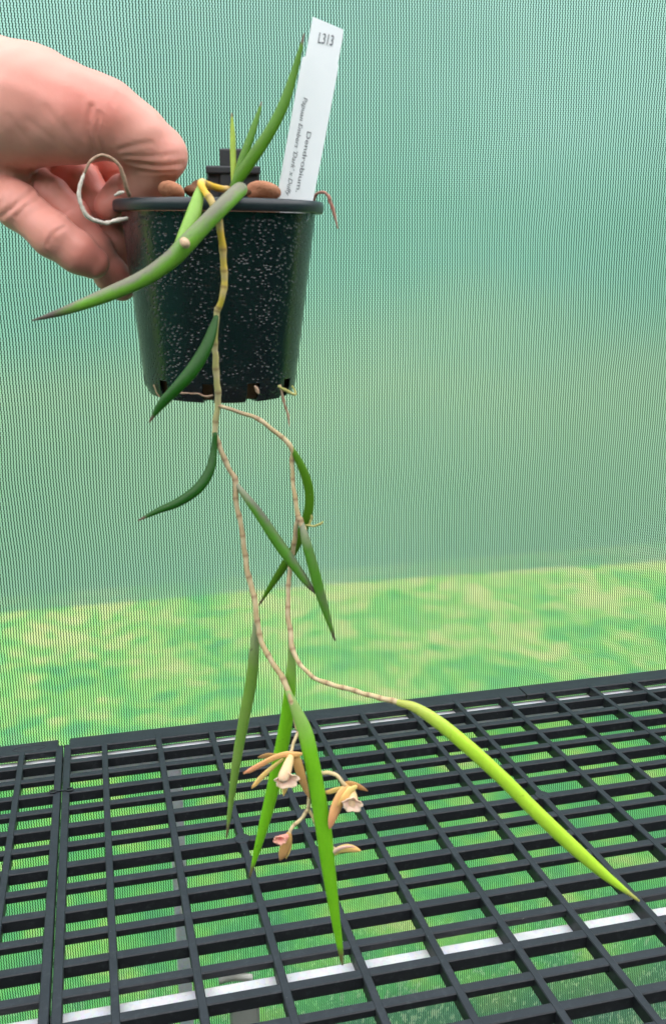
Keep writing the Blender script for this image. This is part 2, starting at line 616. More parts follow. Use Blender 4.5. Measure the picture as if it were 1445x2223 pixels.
SEAM = (1 - 0.795) * PITCH
EDGE_W = 0.0088
main_bars = [(SEAM + 0.0007 + EDGE_W / 2, EDGE_W)] + [(bar_c(c), BAR_W) for c in range(1, 18)]
t_main = build_tile('bench_tile', 'wide black plastic slatted bench top beneath the hanging plant', main_bars, SEAM + 0.0007, bar_c(17) + BAR_W / 2, slit=9.47 * PITCH,
                    bosses=[(bar_c(3), -7 * RP + SLAT_W / 2), (bar_c(8), -7 * RP + SLAT_W / 2), (bar_c(13), -7 * RP + SLAT_W / 2)])
lx = SEAM - 0.0007
left_bars = [(lx - EDGE_W / 2, EDGE_W)] + [(2 * SEAM - bar_c(c), BAR_W) for c in range(1, 10)]
t_left = build_tile('bench_tile', 'black plastic slatted bench top joined on across the narrow seam by a clip', left_bars[::-1], 2 * SEAM - bar_c(9) - BAR_W / 2, lx)


def build_mark():
    # worn oval maker's mark moulded into the back edge
    d = ray(66, 1612); c = CAM + d * ((BENCH_Z - CAM[2]) / d[2])
    V, Fc = [], []
    for zz, k0 in ((-.0002, 1.0), (.0005, .99), (.0005, .90), (-.0002, .89)):
        for k in range(36):
            a = 2 * math.pi * k / 36
            V.append((c[0] + .0215 * k0 * math.cos(a), .0155 + .0075 * (k0 - (1 - k0)) * math.sin(a), BENCH_Z + zz))
    for j in range(3):
        for k in range(36):
            Fc.append((j * 36 + k, j * 36 + (k + 1) % 36, j * 36 + 36 + (k + 1) % 36, j * 36 + 36 + k))
    mesh_obj('moulded_oval', V, Fc, M_BENCH, t_left)


build_mark()


def build_clip():
    y = -3 * RP + SLAT_W / 2 + .0005
    root = empty('joining_clip', (SEAM, y, BENCH_Z))
    tag(root, 'small black plastic clip joining the two bench tops across the seam', 'clip')
    root.location = (SEAM, y, BENCH_Z)
    for s in (-1, 1):
        V, Fc = [], []
        R1, R0 = .0048, .0030
        for zz, rr in ((0.0006, R1), (0.0022, R1), (0.0022, R0), (0.0006, R0)):
            for k in range(14):
                a = 2 * math.pi * k / 14
                V.append((s * .0095 + rr * math.cos(a), rr * .8 * math.sin(a), zz))
        for j in range(4):
            for k in range(14):
                Fc.append((j * 14 + k, j * 14 + (k + 1) % 14, ((j + 1) % 4) * 14 + (k + 1) % 14, ((j + 1) % 4) * 14 + k))
        o = mesh_obj('ring', V, Fc, M_BENCH, None); o.parent = root
    o = mesh_obj('link', box_verts(-.0062, .0062, -.0012, .0012, .0005, .0019), BOXF, M_BENCH, None, smooth=False)
    o.parent = root


build_clip()


def rail(name, axis, p0, p1, half, parent, mat=M_GALV, rnd=0.004):
    """square steel tube with rounded edges between p0 and p1 (axis 'x','y','z')"""
    prof = []
    for cx_, cy_, a0 in ((1, 1, 0), (-1, 1, 90), (-1, -1, 180), (1, -1, 270)):
        for k in range(4):
            a = math.radians(a0 + 30 * k)
            prof.append((cx_ * (half - rnd) + rnd * math.cos(a), cy_ * (half - rnd) + rnd * math.sin(a)))
    p0 = np.array(p0, float); p1 = np.array(p1, float)
    ax = {'x': (1, 2), 'y': (2, 0), 'z': (0, 1)}[axis]
    V = []
    for p_ in (p0, p1):
        for s, t in prof:
            q = p_.copy(); q[ax[0]] += s; q[ax[1]] += t
            V.append(q)
    n = len(prof)
    Fc = [tuple(range(n))[::-1], tuple(range(n, 2 * n))] + [(i, (i + 1) % n, n + (i + 1) % n, n + i) for i in range(n)]
    return mesh_obj(name, V, Fc, mat, parent, smooth=False)


def build_frame():
    root = empty('metal_stand', (0.4, -0.21, 0))
    tag(root, 'galvanised square steel frame carrying the black bench tops', 'bench stand')
    zt = BENCH_Z - 0.0138
    h = 0.0125
    rail('back_rail', 'x', (-.72, -0.002, zt - h), (1.30, -0.002, zt - h), h, root)
    hf = .008
    rail('front_rail', 'x', (-.72, -0.428, zt - .0072), (1.30, -0.428, zt - .0072), .0072, root, M_GALV, .0025)
    hl = .0095
    for x, y, zz in ((0.1535, -0.012, zt - 2 * h + .004), (-.65, -.002, zt - 2 * h + .003), (1.22, -.002, zt - 2 * h + .003), (-.65, -.429, zt - 2 * hf + .003), (1.22, -.429, zt - 2 * hf + .003)):
        rail('leg', 'z', (x, y, 0.006), (x, y, zz), hl, root)
    # pale plastic T sleeve on the front rail
    n = NT('sleeve_plastic')
    mt = n.done(n.bsdf(n.mix(n.noise(n.coord(), 60), (.35, .35, .31), (.5, .5, .46)), .5))
    x = at(525, 2205, .5)
    d = ray(535, 2200); q = CAM + d * ((zt - 2 * hf - CAM[2]) / d[2])
    rail('sleeve', 'z', (q[0], -.429, zt - 2 * hf - .11), (q[0], -.429, zt - hf), .0125, root, mt, .008)
    rail('front_leg', 'z', (q[0], -.429, .006), (q[0], -.429, zt - 2 * hf - .10), .010, root)
    # curled offcut of plastic strip stuck behind the rail
    V = []
    d = ray(478, 2147); a = CAM + d * ((zt - .001 - CAM[2]) / d[2])
    d = ray(550, 2131); b = CAM + d * ((zt - .001 - CAM[2]) / d[2])
    for k in range(9):
        t = k / 8
        c = a + (b - a) * t
        s = .0055 * math.sin(math.pi * (.25 + .75 * t))
        yb = -0.4200
        V += [(c[0], yb - .001 + s, zt - .004), (c[0], yb - .001 + s, zt + .004), (c[0], yb + .0004 + s, zt + .004), (c[0], yb + .0004 + s, zt - .004)]
    Fc = []
    for k in range(8):
        for e in range(4):
            Fc.append((k * 4 + e, k * 4 + (e + 1) % 4, k * 4 + 4 + (e + 1) % 4, k * 4 + 4 + e))
    Fc += [(3, 2, 1, 0), (32, 33, 34, 35)]
    mesh_obj('cover_strip', V, Fc, mt, root)


build_frame()

# ------------------------------------------------------------------ pot
W0 = 0.58


def m_pot():
    n = NT('pot_plastic')
    c = n.coord()
    v = n.n('ShaderNodeTexVoronoi'); v.feature = 'F1'
    v.inputs['Scale'].default_value = 340
    v.inputs['Randomness'].default_value = 1.0
    n.l(n.mapping(c, (1, 1, 1.5)), v.inputs['Vector'])
    d = v.outputs['Distance']
    ns = n.noise(c, 90, 3, 0.6)
    pm = n.n('ShaderNodeMapRange'); pm.interpolation_type = 'SMOOTHSTEP'
    n.l(d, pm.inputs[0]); pm.inputs[1].default_value = .08; pm.inputs[2].default_value = .42
    msk = n.math('MULTIPLY', n.math('SUBTRACT', n.noise(c, 45, 2), .33), 3.5, clamp=True)
    h = n.math('ADD', n.math('MULTIPLY', n.math('MULTIPLY', n.math('SUBTRACT', pm.outputs[0], 1.0), msk), 1.0), n.math('MULTIPLY', ns, 0.3))
    a = n.noise(c, 25, 4)
    k = n.mix(a, (0.003, 0.005, 0.007), (0.007, 0.011, 0.013))
    glint_flecks = n.noise(n.mapping(c, (1, 1, 1.8)), 420, 2, .6)
    k = n.mix(n.math('MULTIPLY', n.math('SUBTRACT', glint_flecks, .70), 5, clamp=True), k, (.16, .20, .21))  # pale flecks painted in as glints, besides those of the pits
    return n.done(n.bsdf(k, n.math('ADD', .17, n.math('MULTIPLY', a, .12)), n.bump(h, 0.6, 0.0011), 0.55))


def m_plain_black(name, rough=.4, c0=(.012, .014, .017), c1=(.028, .032, .036)):
    n = NT(name)
    c = n.coord()
    a = n.noise(c, 120, 4, .65)
    return n.done(n.bsdf(n.mix(a, c0, c1), n.math('ADD', rough - .08, n.math('MULTIPLY', a, .2)), n.bump(a, .15, .0006), .45))


M_POT = m_pot()
M_RIM = m_plain_black('pot_rim_plastic', .36, (.008, .013, .017), (.018, .025, .030))
M_CLIP = m_plain_black('clip_plastic', .5)


def m_bark(name, c0, c1):
    n = NT(name)
    c = n.coord()
    a = n.noise(c, 90, 5, .65)
    b = n.noise(c, 500, 3, .7)
    return n.done(n.bsdf(n.mix(a, c0, c1), .85, n.bump(n.math('ADD', a, b), .5, .002), .2))


M_BARK = m_bark('orange_bark', (.30, .115, .06), (.52, .25, .15))
M_MIX = m_bark('potting_mix', (.05, .025, .015), (.22, .10, .05))


POT_C = at(475, 436, W0)                      # centre of rim plane (top)
MPX = px_m(475, 436, W0)
MPXB = px_m(478, 840, W0)
R_RIM, R_TOP, R_BOT = 228 * MPX, 213 * MPX, 163 * MPXB
H_POT = np.linalg.norm(at(475, 428, W0) - at(478, 843, W0))
tilt_fwd, tilt_side = math.radians(4.0), math.radians(1.7)
axis_up = UPV * 1.0 - HF * math.tan(tilt_fwd) + HR * math.tan(tilt_side)
axis_up /= np.linalg.norm(axis_up)
ax_r = HR - axis_up * (HR @ axis_up); ax_r /= np.linalg.norm(ax_r)
ax_f = np.cross(axis_up, ax_r)                # away from camera
POT_M = Matrix(((ax_r[0], ax_f[0], axis_up[0], POT_C[0]),
                (ax_r[1], ax_f[1], axis_up[1], POT_C[1]),
                (ax_r[2], ax_f[2], axis_up[2], POT_C[2]), (0, 0, 0, 1)))


def pot_w(x, y, z):
    return np.array(POT_C + ax_r * x + ax_f * y + axis_up * z)


def build_pot():
    root = empty('flower_pot')
    root.matrix_world = POT_M
    root.matrix_basis = POT_M
    tag(root, 'black speckled plastic nursery pot held up by the rim, with a slotted base', 'pot')
    NS = 192
    th = 0.0013
    slots = []
    # slot centres by the photograph: angle from the photo's horizontal offset at the base
    for u in (320, 370, 462, 553, 620):
        s = max(-.985, min(.985, (u - 478) / 163.0))
        slots.append(-math.pi / 2 + math.asin(s))
    step = 2 * math.pi / 12
    slots += [math.pi / 2 + k * step for k in (-2, -1, 0, 1, 2)]
    zs = [-H_POT, -H_POT + .0065, -H_POT + .0122, -H_POT * .75, -H_POT * .5, -H_POT * .25, -.012, -.0075]
    zslot = 2

    def rad(z):
        t = -z / H_POT
        r = R_TOP + (R_BOT - R_TOP) * t
        return r
    half = 0.0038 / R_BOT

    def in_slot(a):
        for s in slots:
            dlt = (a - s + math.pi) % (2 * math.pi) - math.pi
            if abs(dlt) < half: return True
        return False
    V, Fc = [], []
    for z in zs:
        r = rad(z)
        if z == zs[0]: r -= .0022
        for k in range(NS):
            a = 2 * math.pi * k / NS
            V.append((r * math.cos(a), r * math.sin(a), z))
    for j in range(len(zs) - 1):
        for k in range(NS):
            am = 2 * math.pi * (k + .5) / NS
            if j < zslot and in_slot(am): continue
            k2 = (k + 1) % NS
            Fc.append((j * NS + k, j * NS + k2, (j + 1) * NS + k2, (j + 1) * NS + k))
    # base
    b0 = len(V)
    for k in range(NS):
        a = 2 * math.pi * k / NS
        V.append(((R_BOT - .012) * math.cos(a), (R_BOT - .012) * math.sin(a), -H_POT))
    for k in range(NS):
        am = 2 * math.pi * (k + .5) / NS
        if in_slot(am): continue
        Fc.append((k, b0 + k, b0 + (k + 1) % NS, (k + 1) % NS))
    Fc.append(tuple(range(b0 + NS - 1, b0 - 1, -1)))
    body = mesh_obj('body', V, Fc, M_POT, None)
    body.parent = root
    so = body.modifiers.new('wall', 'SOLIDIFY'); so.thickness = th; so.offset = -1
    es = body.modifiers.new('edge', 'EDGE_SPLIT'); es.split_angle = math.radians(50)
    # rim: rolled band
    rh = 24 * MPX
    prof = [(R_TOP - .0010, -rh), (R_RIM - .0012, -rh - .0003), (R_RIM - .0003, -rh + .0008), (R_RIM, -rh * .5), (R_RIM - .0004, -.0012), (R_RIM - .0016, -.0002),
            (R_TOP + .0002, 0.0), (R_TOP - .0014, -.0008), (R_TOP - .0016, -rh)]
    V, Fc = [], []
    for r, z in prof:
        for k in range(NS):
            a = 2 * math.pi * k / NS
            V.append((r * math.cos(a), r * math.sin(a), z))
    n = len(prof)
    for j in range(n):
        for k in range(NS):
            k2 = (k + 1) % NS
            j2 = (j + 1) % n
            Fc.append((j * NS + k, j * NS + k2, j2 * NS + k2, j2 * NS + k))
    rim = mesh_obj('rim', V, Fc, M_RIM, None)
    rim.parent = root
    # hanger clip on the far side of the rim
    bx = lambda nm, x0, x1, y0, y1, z0, z1: _bevelbox(nm, x0, x1, y0, y1, z0, z1, root)
    yk = R_RIM * .93
    o_ = POT_C + ax_f * (yk - .004)

    def onp(u, v):
        d = ray(u, v)
        q = CAM + d * (((o_ - CAM) @ ax_f) / (d @ ax_f)) - POT_C
        return q @ ax_r, q @ axis_up
    X = lambda u: onp(u, 390)[0]
    Zt = lambda v: onp(505, v)[1]
    c = bx('hanger_clip', X(477), X(529), yk - .004, yk + .006, -.03, Zt(322))
    c2 = bx('hanger_jaw', X(449), X(478.5), yk - .001, yk + .007, -.004, Zt(362))
    c3 = bx('hanger_jaw', X(527.5), X(563), yk - .001, yk + .007, -.004, Zt(367))
    c4 = bx('hanger_bar', X(447), X(565), yk - .0055, yk - .0015, Zt(378), Zt(360))
    return root


def _bevelbox(nm, x0, x1, y0, y1, z0, z1, root):
    o = mesh_obj(nm, box_verts(x0, x1, y0, y1, z0, z1), BOXF, M_CLIP, None, smooth=False)
    o.parent = root
    b = o.modifiers.new('bevel', 'BEVEL'); b.width = .0012; b.segments = 2
    return o


POT = build_pot()


def blob(name, c, rx, ry, rz, mat, parent=None, seed=0, n=14, rough=.15, rot=0.0):
    rg = np.random.default_rng(seed)
    ph = rg.uniform(0, 6.28, 6); fq = rg.uniform(1.2, 3.2, (6, 3))
    V, Fc = [], []
    m = n * 2
    for j in range(n + 1):
        th = math.pi * j / n
        for k in range(m):
            a = 2 * math.pi * k / m
            d = np.array([math.sin(th) * math.cos(a), math.sin(th) * math.sin(a), math.cos(th)])
            s = 1 + rough * sum(math.sin(fq[i] @ d + ph[i]) for i in range(6)) / 3
            q = d * s * np.array([rx, ry, rz])
            q = np.array([q[0] * math.cos(rot) - q[2] * math.sin(rot), q[1], q[0] * math.sin(rot) + q[2] * math.cos(rot)])
            V.append(np.array(c) + ax_r * q[0] + ax_f * q[1] + axis_up * q[2])
    for j in range(n):
        for k in range(m):
            Fc.append((j * m + k, (j + 1) * m + k, (j + 1) * m + (k + 1) % m, j * m + (k + 1) % m))
    return mesh_obj(name, V, Fc, mat, parent)


def build_mix():
    # filling of the pot
    V, Fc = [], []
    NS, prof = 96, []
    for t, z in ((.0, -H_POT + .002), (1.0, -H_POT + .002), (1.0, -.014), (.93, -.009), (.6, -.006), (.25, -.005), (0., -.005)):
        prof.append((t, z))
    V.append(pot_w(0, 0, prof[0][1]))
    for t, z in prof[1:-1]:
        for k in range(NS):
            a = 2 * math.pi * k / NS
            r = (R_TOP + (R_BOT - R_TOP) * (-z / H_POT) - .0042) * t
            zz = z + (.003 * math.sin(5 * a + 9 * t) * math.sin(3 * a + 2) + .002 * math.sin(13 * a + 20 * t) if t < 1 else 0)
            V.append(pot_w(r * math.cos(a), r * math.sin(a), zz))
    V.append(pot_w(0, 0, prof[-1][1]))
    for k in range(NS):
        Fc.append((0, 1 + (k + 1) % NS, 1 + k))
        for j in range(len(prof) - 3):
            a = 1 + j * NS
            Fc.append((a + k, a + (k + 1) % NS, a + NS + (k + 1) % NS, a + NS + k))
        a = 1 + (len(prof) - 3) * NS
        Fc.append((a + k, a + (k + 1) % NS, len(V) - 1))
    o = mesh_obj('potting_mix', V, Fc, M_MIX, None)
    tag(o, 'coarse brown bark potting mix filling the black pot', 'potting mix', kind='stuff')
    lab = ['rounded orange bark chunk showing over the rim beside the thumb', 'small brown bark chunk under the yellow stem at the rim',
           'wide orange bark chunk in the pot just beside the white plant label', 'little pale bark chip at the rim between two stems and the clip']
    for i, (u, v, w, a, b, m) in enumerate([(374, 414, W0 - .02, 28, 20, M_BARK), (428, 412, W0 - .012, 26, 17, M_MIX), (572, 418, W0 - .02, 40, 22, M_BARK), (533, 418, W0 - .035, 12, 7, M_MIX)]):
        c = at(u, v, w); s = px_m(u, v, w)
        o = blob('bark_chunk', c, a * s, a * s * 1.1, b * s, m, seed=20 + i, rough=.18)
        tag(o, lab[i], 'bark', 'bark chunks in the pot')
    for i, (u, v, a, b) in enumerate([(372, 832, 12, 10), (462, 834, 17, 10), (551, 833, 13, 14), (619, 822, 9, 13)]):
        ang = math.asin((u - 478) / 163.0) - math.pi / 2
        r = R_BOT - .0078
        c = pot_w(r * math.cos(ang), r * math.sin(ang), -H_POT + .0058)
        o = blob('bark_chunk', c, a * MPXB, .0032, b * MPXB * .55, M_BARK, seed=40 + i, rough=.2)
        tag(o, ['bark chunk in the base slot behind the dark hanging leaf', 'orange bark chunk in the base slot beside the hanging stem', 'brown bark chunk in the base slot between stem and roots',
                'bark chunk in the base slot above the curled green root'][i], 'bark', 'bark chunks in the base slots')


build_mix()

# ------------------------------------------------------------------ plant label
def build_label():
    n = NT('label_plastic')
    a = n.noise(n.coord(), 30, 3)
    ml = n.done(n.bsdf(n.mix(a, (.80, .82, .85), (.86, .87, .90)), .42, n.bump(n.noise(n.coord(), 300), .05, .0004), .4))
    n = NT('label_ink')
    mi = n.done(n.bsdf(n.mix(n.noise(n.coord(), 900), (.09, .09, .11), (.22, .22, .25)), .7))
    wl = W0 - .03
    # label frame from photo corners: axis down the label and across it
    top = at(711, 53, wl - .004); bot = at(640.5, 429, wl + .004)
    dn = bot - top; Ln = np.linalg.norm(dn); dn /= Ln
    ac = at(741, 62, wl - .004) - at(680, 42, wl - .004)
    ac = ac - dn * (ac @ dn); ac /= np.linalg.norm(ac)
    nrm = np.cross(ac, dn)
    if nrm @ HF > 0: nrm = -nrm                # towards the camera
    Wd = 79 * px_m(640, 425, wl)
    def P(x, y, z=0.0): return top + ac * x + dn * y + nrm * z
    # outline: head cut a little askew, shoulders, stake running into the mix
    h = Wd / 2
    sh = .0185
    out = [(-h * .84, -.0022), (h * .86, .0010), (h * .90, .006), (h * .91, sh), (h * .97, sh + .0012), (h, .06), (h, Ln + .008), (h * .6, Ln + .022), (-h * .6, Ln + .022), (-h, Ln + .008),
           (-h, .06), (-h * .99, sh + .0015), (-h * .96, sh + .0005), (-h * .84, sh), (-h * .83, .006)]
    m = len(out)
    V = [P(x, y, .0004) for x, y in out] + [P(x, y, -.0004) for x, y in out]
    Fc = [tuple(range(m))[::-1], tuple(range(m, 2 * m))] + [(i, (i + 1) % m, m + (i + 1) % m, m + i) for i in range(m)]
    root = empty('plant_label', tuple(P(0, Ln, 0)))
    tag(root, 'white plastic plant label printed L313 standing in the black pot', 'label')
    mesh_obj('tag', V, Fc, ml, root, smooth=False)

    def text(name, s, size, ex, ey, org, shear=0.0, lengthen=None, bold=0.0, spacing=1.0):
        cu = bpy.data.curves.new(name, 'FONT')
        cu.body = s; cu.size = size; cu.shear = shear; cu.offset = bold; cu.space_character = spacing
        cu.resolution_u = 3
        ob = bpy.data.objects.new(name, cu)
        col.objects.link(ob)
        dg = bpy.context.evaluated_depsgraph_get()
        me = bpy.data.meshes.new_from_object(ob.evaluated_get(dg))
        co = np.array([v.co[:] for v in me.vertices])
        if lengthen: co[:, 0] *= lengthen / co[:, 0].max()
        polys = [tuple(p.vertices) for p in me.polygons]
        bpy.data.objects.remove(ob); bpy.data.meshes.remove(me); bpy.data.curves.remove(cu)
        W = [org + ex * c[0] + ey * c[1] + nrm * .00012 for c in co]
        return mesh_obj(name, W, polys, mi, root, smooth=False)
    f = .0006
    # code across the head, two lines down the stake
    def fromtop(u, v):                        # photo pixel -> (x, y) in label frame
        d = ray(u, v)
        t = ((top - CAM) @ nrm) / (d @ nrm)
        q = CAM + d * t - top
        return q @ ac, q @ dn
    x, y = fromtop(688, 93); x2, y2 = fromtop(721, 101)
    text('code_text', 'L313', .0078, ac, -dn, P(x, y, f), lengthen=x2 - x, bold=.00005)
    x, y = fromtop(665, 283); x2, y2 = fromtop(645, 417)
    text('genus_text', 'Dendrobium.', .0038, dn, ac, P(x + .0005, y, f), lengthen=y2 - y, bold=0)
    x, y = fromtop(660, 210); x2, y2 = fromtop(629, 426)
    text('name_text', "Papuan Embers 'Dark' x Duffy", .0036, dn, ac, P(x - .0002, y, f), shear=.25, lengthen=y2 - y, bold=0)


build_label()

# ------------------------------------------------------------------ orchid
def m_leaf(name, low, mid, purple, pamt=1.0, tip=(.12, .07, .06), base=None, PTH=1.10, ts=.955):
    n = NT(name)
    c = n.n('ShaderNodeNewGeometry').outputs['Position']
    t = n.attr('along'); top = n.attr('top')
    a = n.noise(c, 55, 4, .6)
    b = n.noise(c, 420, 3, .65)
    k = n.mix(a, low, mid)
    k = n.mix(n.math('MULTIPLY', b, .35), k, tuple(x * 1.35 for x in mid))
    # sun-bronzed upper side, blotchy
    pm = n.math('MULTIPLY', n.math('SUBTRACT', n.math('ADD', top, n.math('MULTIPLY', a, 1.1)), PTH), 3.0 * pamt, clamp=True)
    k = n.mix(n.math('MULTIPLY', pm, min(1, .85 * pamt)), k, purple)
    if base:
        k = n.mix(n.math('MULTIPLY', n.math('SUBTRACT', .22, t), 5.5, clamp=True), k, base)
    k = n.mix(n.math('MULTIPLY', n.math('SUBTRACT', n.math('ADD', t, n.math('MULTIPLY', a, .06)), ts), 1.4 / (1 - ts), clamp=True), k, tip)
    sp = n.noise(c, 900, 1, .5)
    k = n.mix(n.math('MULTIPLY', n.math('SUBTRACT', sp, .74), 6, clamp=True), k, (.35, .38, .30))
    dk = n.noise(c, 230, 2, .5)
    k = n.mix(n.math('MULTIPLY', n.math('SUBTRACT', dk, .69), 4, clamp=True), k, (.035, .03, .015))
    strk = n.noise(n.mapping(c, (1, 1, .15)), 700, 2, .6)
    k = n.mix(n.math('MULTIPLY', strk, .3), k, tuple(x * .55 for x in low))
    bs = n.bsdf(k, .42, n.bump(n.math('ADD', b, a), .18, .0008), .28, sss=.12, sssr=(.4, .8, .1), ssss=.003)
    return n.done(bs)


GREEN = m_leaf('leaf_green', (.040, .135, .004), (.085, .21, .008), (.07, .045, .02), .45)
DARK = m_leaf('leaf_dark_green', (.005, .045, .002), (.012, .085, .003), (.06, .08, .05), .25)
BRONZE = m_leaf('leaf_bronzed', (.09, .25, .015), (.15, .33, .035), (.175, .13, .135), 1.0, (.075, .04, .05), None, 1.02, .82)
BRONZE2 = m_leaf('leaf_half_bronzed', (.045, .16, .012), (.085, .23, .022), (.11, .08, .085), 1.0, (.09, .06, .055), (.24, .24, .17), 1.08, .9)
OLIVE = m_leaf('leaf_olive', (.10, .21, .03), (.17, .29, .05), (.19, .16, .10), .6, (.14, .09, .06), (.27, .30, .18))
BRIGHT = m_leaf('leaf_bright', (.10, .33, .008), (.17, .44, .012), (.2, .3, .1), .0, (.14, .10, .05), (.26, .36, .12))
LIME = m_leaf('leaf_lime', (.33, .58, .03), (.45, .68, .05), (.45, .6, .2), .0, (.45, .42, .12), (.42, .44, .10))
PALE = m_leaf('leaf_pale_green', (.17, .33, .05), (.24, .41, .08), (.2, .2, .12), .1)
YOLIVE = m_leaf('leaf_yellow_green', (.19, .30, .02), (.28, .36, .04), (.3, .22, .1), .3, (.22, .13, .08))


def m_stem(name, c0, c1, band=(.20, .11, .06), pale=(.56, .45, .29)):
    n = NT(name)
    c = n.n('ShaderNodeNewGeometry').outputs['Position']
    t = n.attr('along'); nd = n.attr('node'); pl = n.attr('pale')
    a = n.noise(c, 120, 4, .65)
    b = n.noise(c, 700, 3, .7)
    k = n.mix(t, c0, c1)
    k = n.mix(n.math('MULTIPLY', n.math('SUBTRACT', a, .45), 2.0, clamp=True), k, tuple(min(1, x * 1.25) for x in c1))
    blot = n.noise(c, 200, 2)
    k = n.mix(n.math('MULTIPLY', n.math('SUBTRACT', blot, .56), 2.5, clamp=True), k, (.34, .22, .16))
    k = n.mix(n.math('MULTIPLY', pl, .55), k, pale)
    k = n.mix(n.math('MULTIPLY', nd, .7), k, band)
    return n.done(n.bsdf(k, .5, n.bump(b, .2, .0006), .35, sss=.08, sssr=(.8, .6, .2), ssss=.002))


ST_Y = m_stem('stem_yellow', (.74, .38, .015), (.52, .40, .05))
ST_G = m_stem('stem_green_tan', (.42, .38, .10), (.44, .39, .20))
ST_T = m_stem('stem_tan', (.34, .245, .15), (.42, .315, .155))
ST_P = m_stem('stem_flower', (.55, .42, .20), (.58, .45, .26))

# the plant's base sits in the potting mix
ORCHID = empty('orchid', tuple(at(500, 420, W0 - .03)))
tag(ORCHID, 'trailing orchid with thin pencil-like leaves hanging out over the front of the pot', 'orchid')


def stem(pts, mat, nodes, n=70, name='stem', sides=12):
    """jointed cane: swollen, ringed nodes at the given fractions"""
    Q = np.array([[*at(u, v, w), d * 0.5 * px_m(u, v, w)] for u, v, w, d in pts])
    S = catmull(Q, n * 2)
    s = np.linspace(0, 1, len(S))
    nd = np.zeros(len(S)); pl = np.zeros(len(S)); sw = np.zeros(len(S))
    Ltot = np.linalg.norm(np.diff(S[:, :3], axis=0), axis=1).sum()
    for x in nodes:
        nd += np.exp(-((s - x) * Ltot / .0009) ** 2)
        pl += np.exp(-((s - x) * Ltot / .003 - 1.0) ** 2)
        sw += np.exp(-((s - x) * Ltot / .0022) ** 2)
    r = np.maximum(S[:, 3], .0002) * (1 + .16 * np.clip(sw, 0, 1) - .03 * np.sin(s * 60))
    # slight kinks at the joints
    off = RNG.normal(0, .00025, (len(S), 3)); off = np.cumsum(off, axis=0)
    off -= np.linspace(0, 1, len(S))[:, None] * off[-1]
    k = np.ones(9) / 9
    off = np.c_[[np.convolve(off[:, i], k, 'same') for i in range(3)]].T
    S[:, :3] += off * .5
    v, f, t, top = tube(S[:, :3], r, sides)
    rep = lambda a: np.r_[np.repeat(a, sides), a[0], a[-1]]
    return mesh_obj(name, v, f, mat, ORCHID, attrs={'along': t, 'top': top, 'node': np.clip(rep(nd), 0, 1), 'pale': np.clip(rep(pl), 0, 1)})


WS = W0 - R_RIM - .006            # plane just in front of the pot
# main cane: out of the mix, over the rim and down
stem([(527, 416, WS + .035, 13), (500, 411, WS + .028, 14), (470, 408, WS + .018, 15), (447, 402, WS + .006, 15), (437, 401, WS - .002, 17), (446, 420, WS - .006, 14), (462, 446, WS - .007, 15),
      (477, 495, WS - .006, 15), (482, 560, WS - .002, 14), (484, 605, WS + .0, 14), (480, 640, WS + .001, 13), (472, 672, WS + .003, 12)], ST_Y, [.10, .335, .47, .57, .70, .80, .88, .985], 80)
stem([(473, 668, WS + .003, 12), (470, 720, WS + .005, 12), (471, 760, WS + .007, 13), (472, 820, WS + .010, 13), (470, 870, WS + .013, 13), (468, 915, WS + .015, 12), (467, 948, WS + .016, 11)], ST_G, [.02, .27, .46, .64, .87, .97], 60)
stem([(467, 944, WS + .016, 11), (480, 985, WS + .015, 11), (500, 1025, WS + .014, 11), (513, 1050, WS + .013, 12), (516, 1100, WS + .012, 11), (522, 1150, WS + .01, 11), (530, 1200, WS + .008, 11), (540, 1245, WS + .006, 12),
      (550, 1290, WS + .003, 12), (556, 1335, WS + .0, 12), (564, 1380, WS - .003, 11), (585, 1430, WS - .008, 12), (610, 1472, WS - .013, 12), (624, 1505, WS - .017, 13), (636, 1540, WS - .02, 11), (645, 1585, WS - .023, 9)],
     ST_T, [.03, .09, .165, .225, .28, .345, .41, .48, .545, .62, .665, .74, .83, .905], 140)
stem([(471, 880, WS + .0135, 8), (500, 889, WS + .012, 8), (545, 902, WS + .010, 9), (580, 920, WS + .008, 10), (610, 945, WS + .007, 10), (630, 970, WS + .006, 11), (632, 1005, WS + .006, 9), (637, 1060, WS + .005, 9), (645, 1108, WS + .004, 10), (650, 1128, WS + .003, 12)],
     ST_T, [.02, .27, .45, .62, .74, .86, .97], 80)
stem([(648, 1120, WS + .003, 10), (644, 1135, WS + .003, 9), (639, 1170, WS + .006, 10), (631, 1210, WS + .007, 10), (625, 1250, WS + .004, 10), (623, 1310, WS - .002, 10), (627, 1360, WS - .006, 11), (633, 1403, WS - .012, 11), (650, 1434, WS - .018, 9), (680, 1464, WS - .024, 9),
      (720, 1483, WS - .030, 10), (780, 1499, WS - .037, 10), (830, 1514, WS - .043, 11), (868, 1527, WS - .047, 13)], ST_T, [.02, .12, .2, .28, .36, .44, .52, .58, .65, .71, .77, .82, .87, .92, .97], 130)
stem([(651, 1124, WS + .003, 11), (656, 1140, WS + .002, 12), (660, 1152, WS + .001, 13)], ST_T, [.2], 16)

# leaves
def leaf(pts, mat, flat=.8, n=44, sides=14):
    return pix_tube('leaf', pts, mat, ORCHID, n, sides, flat)


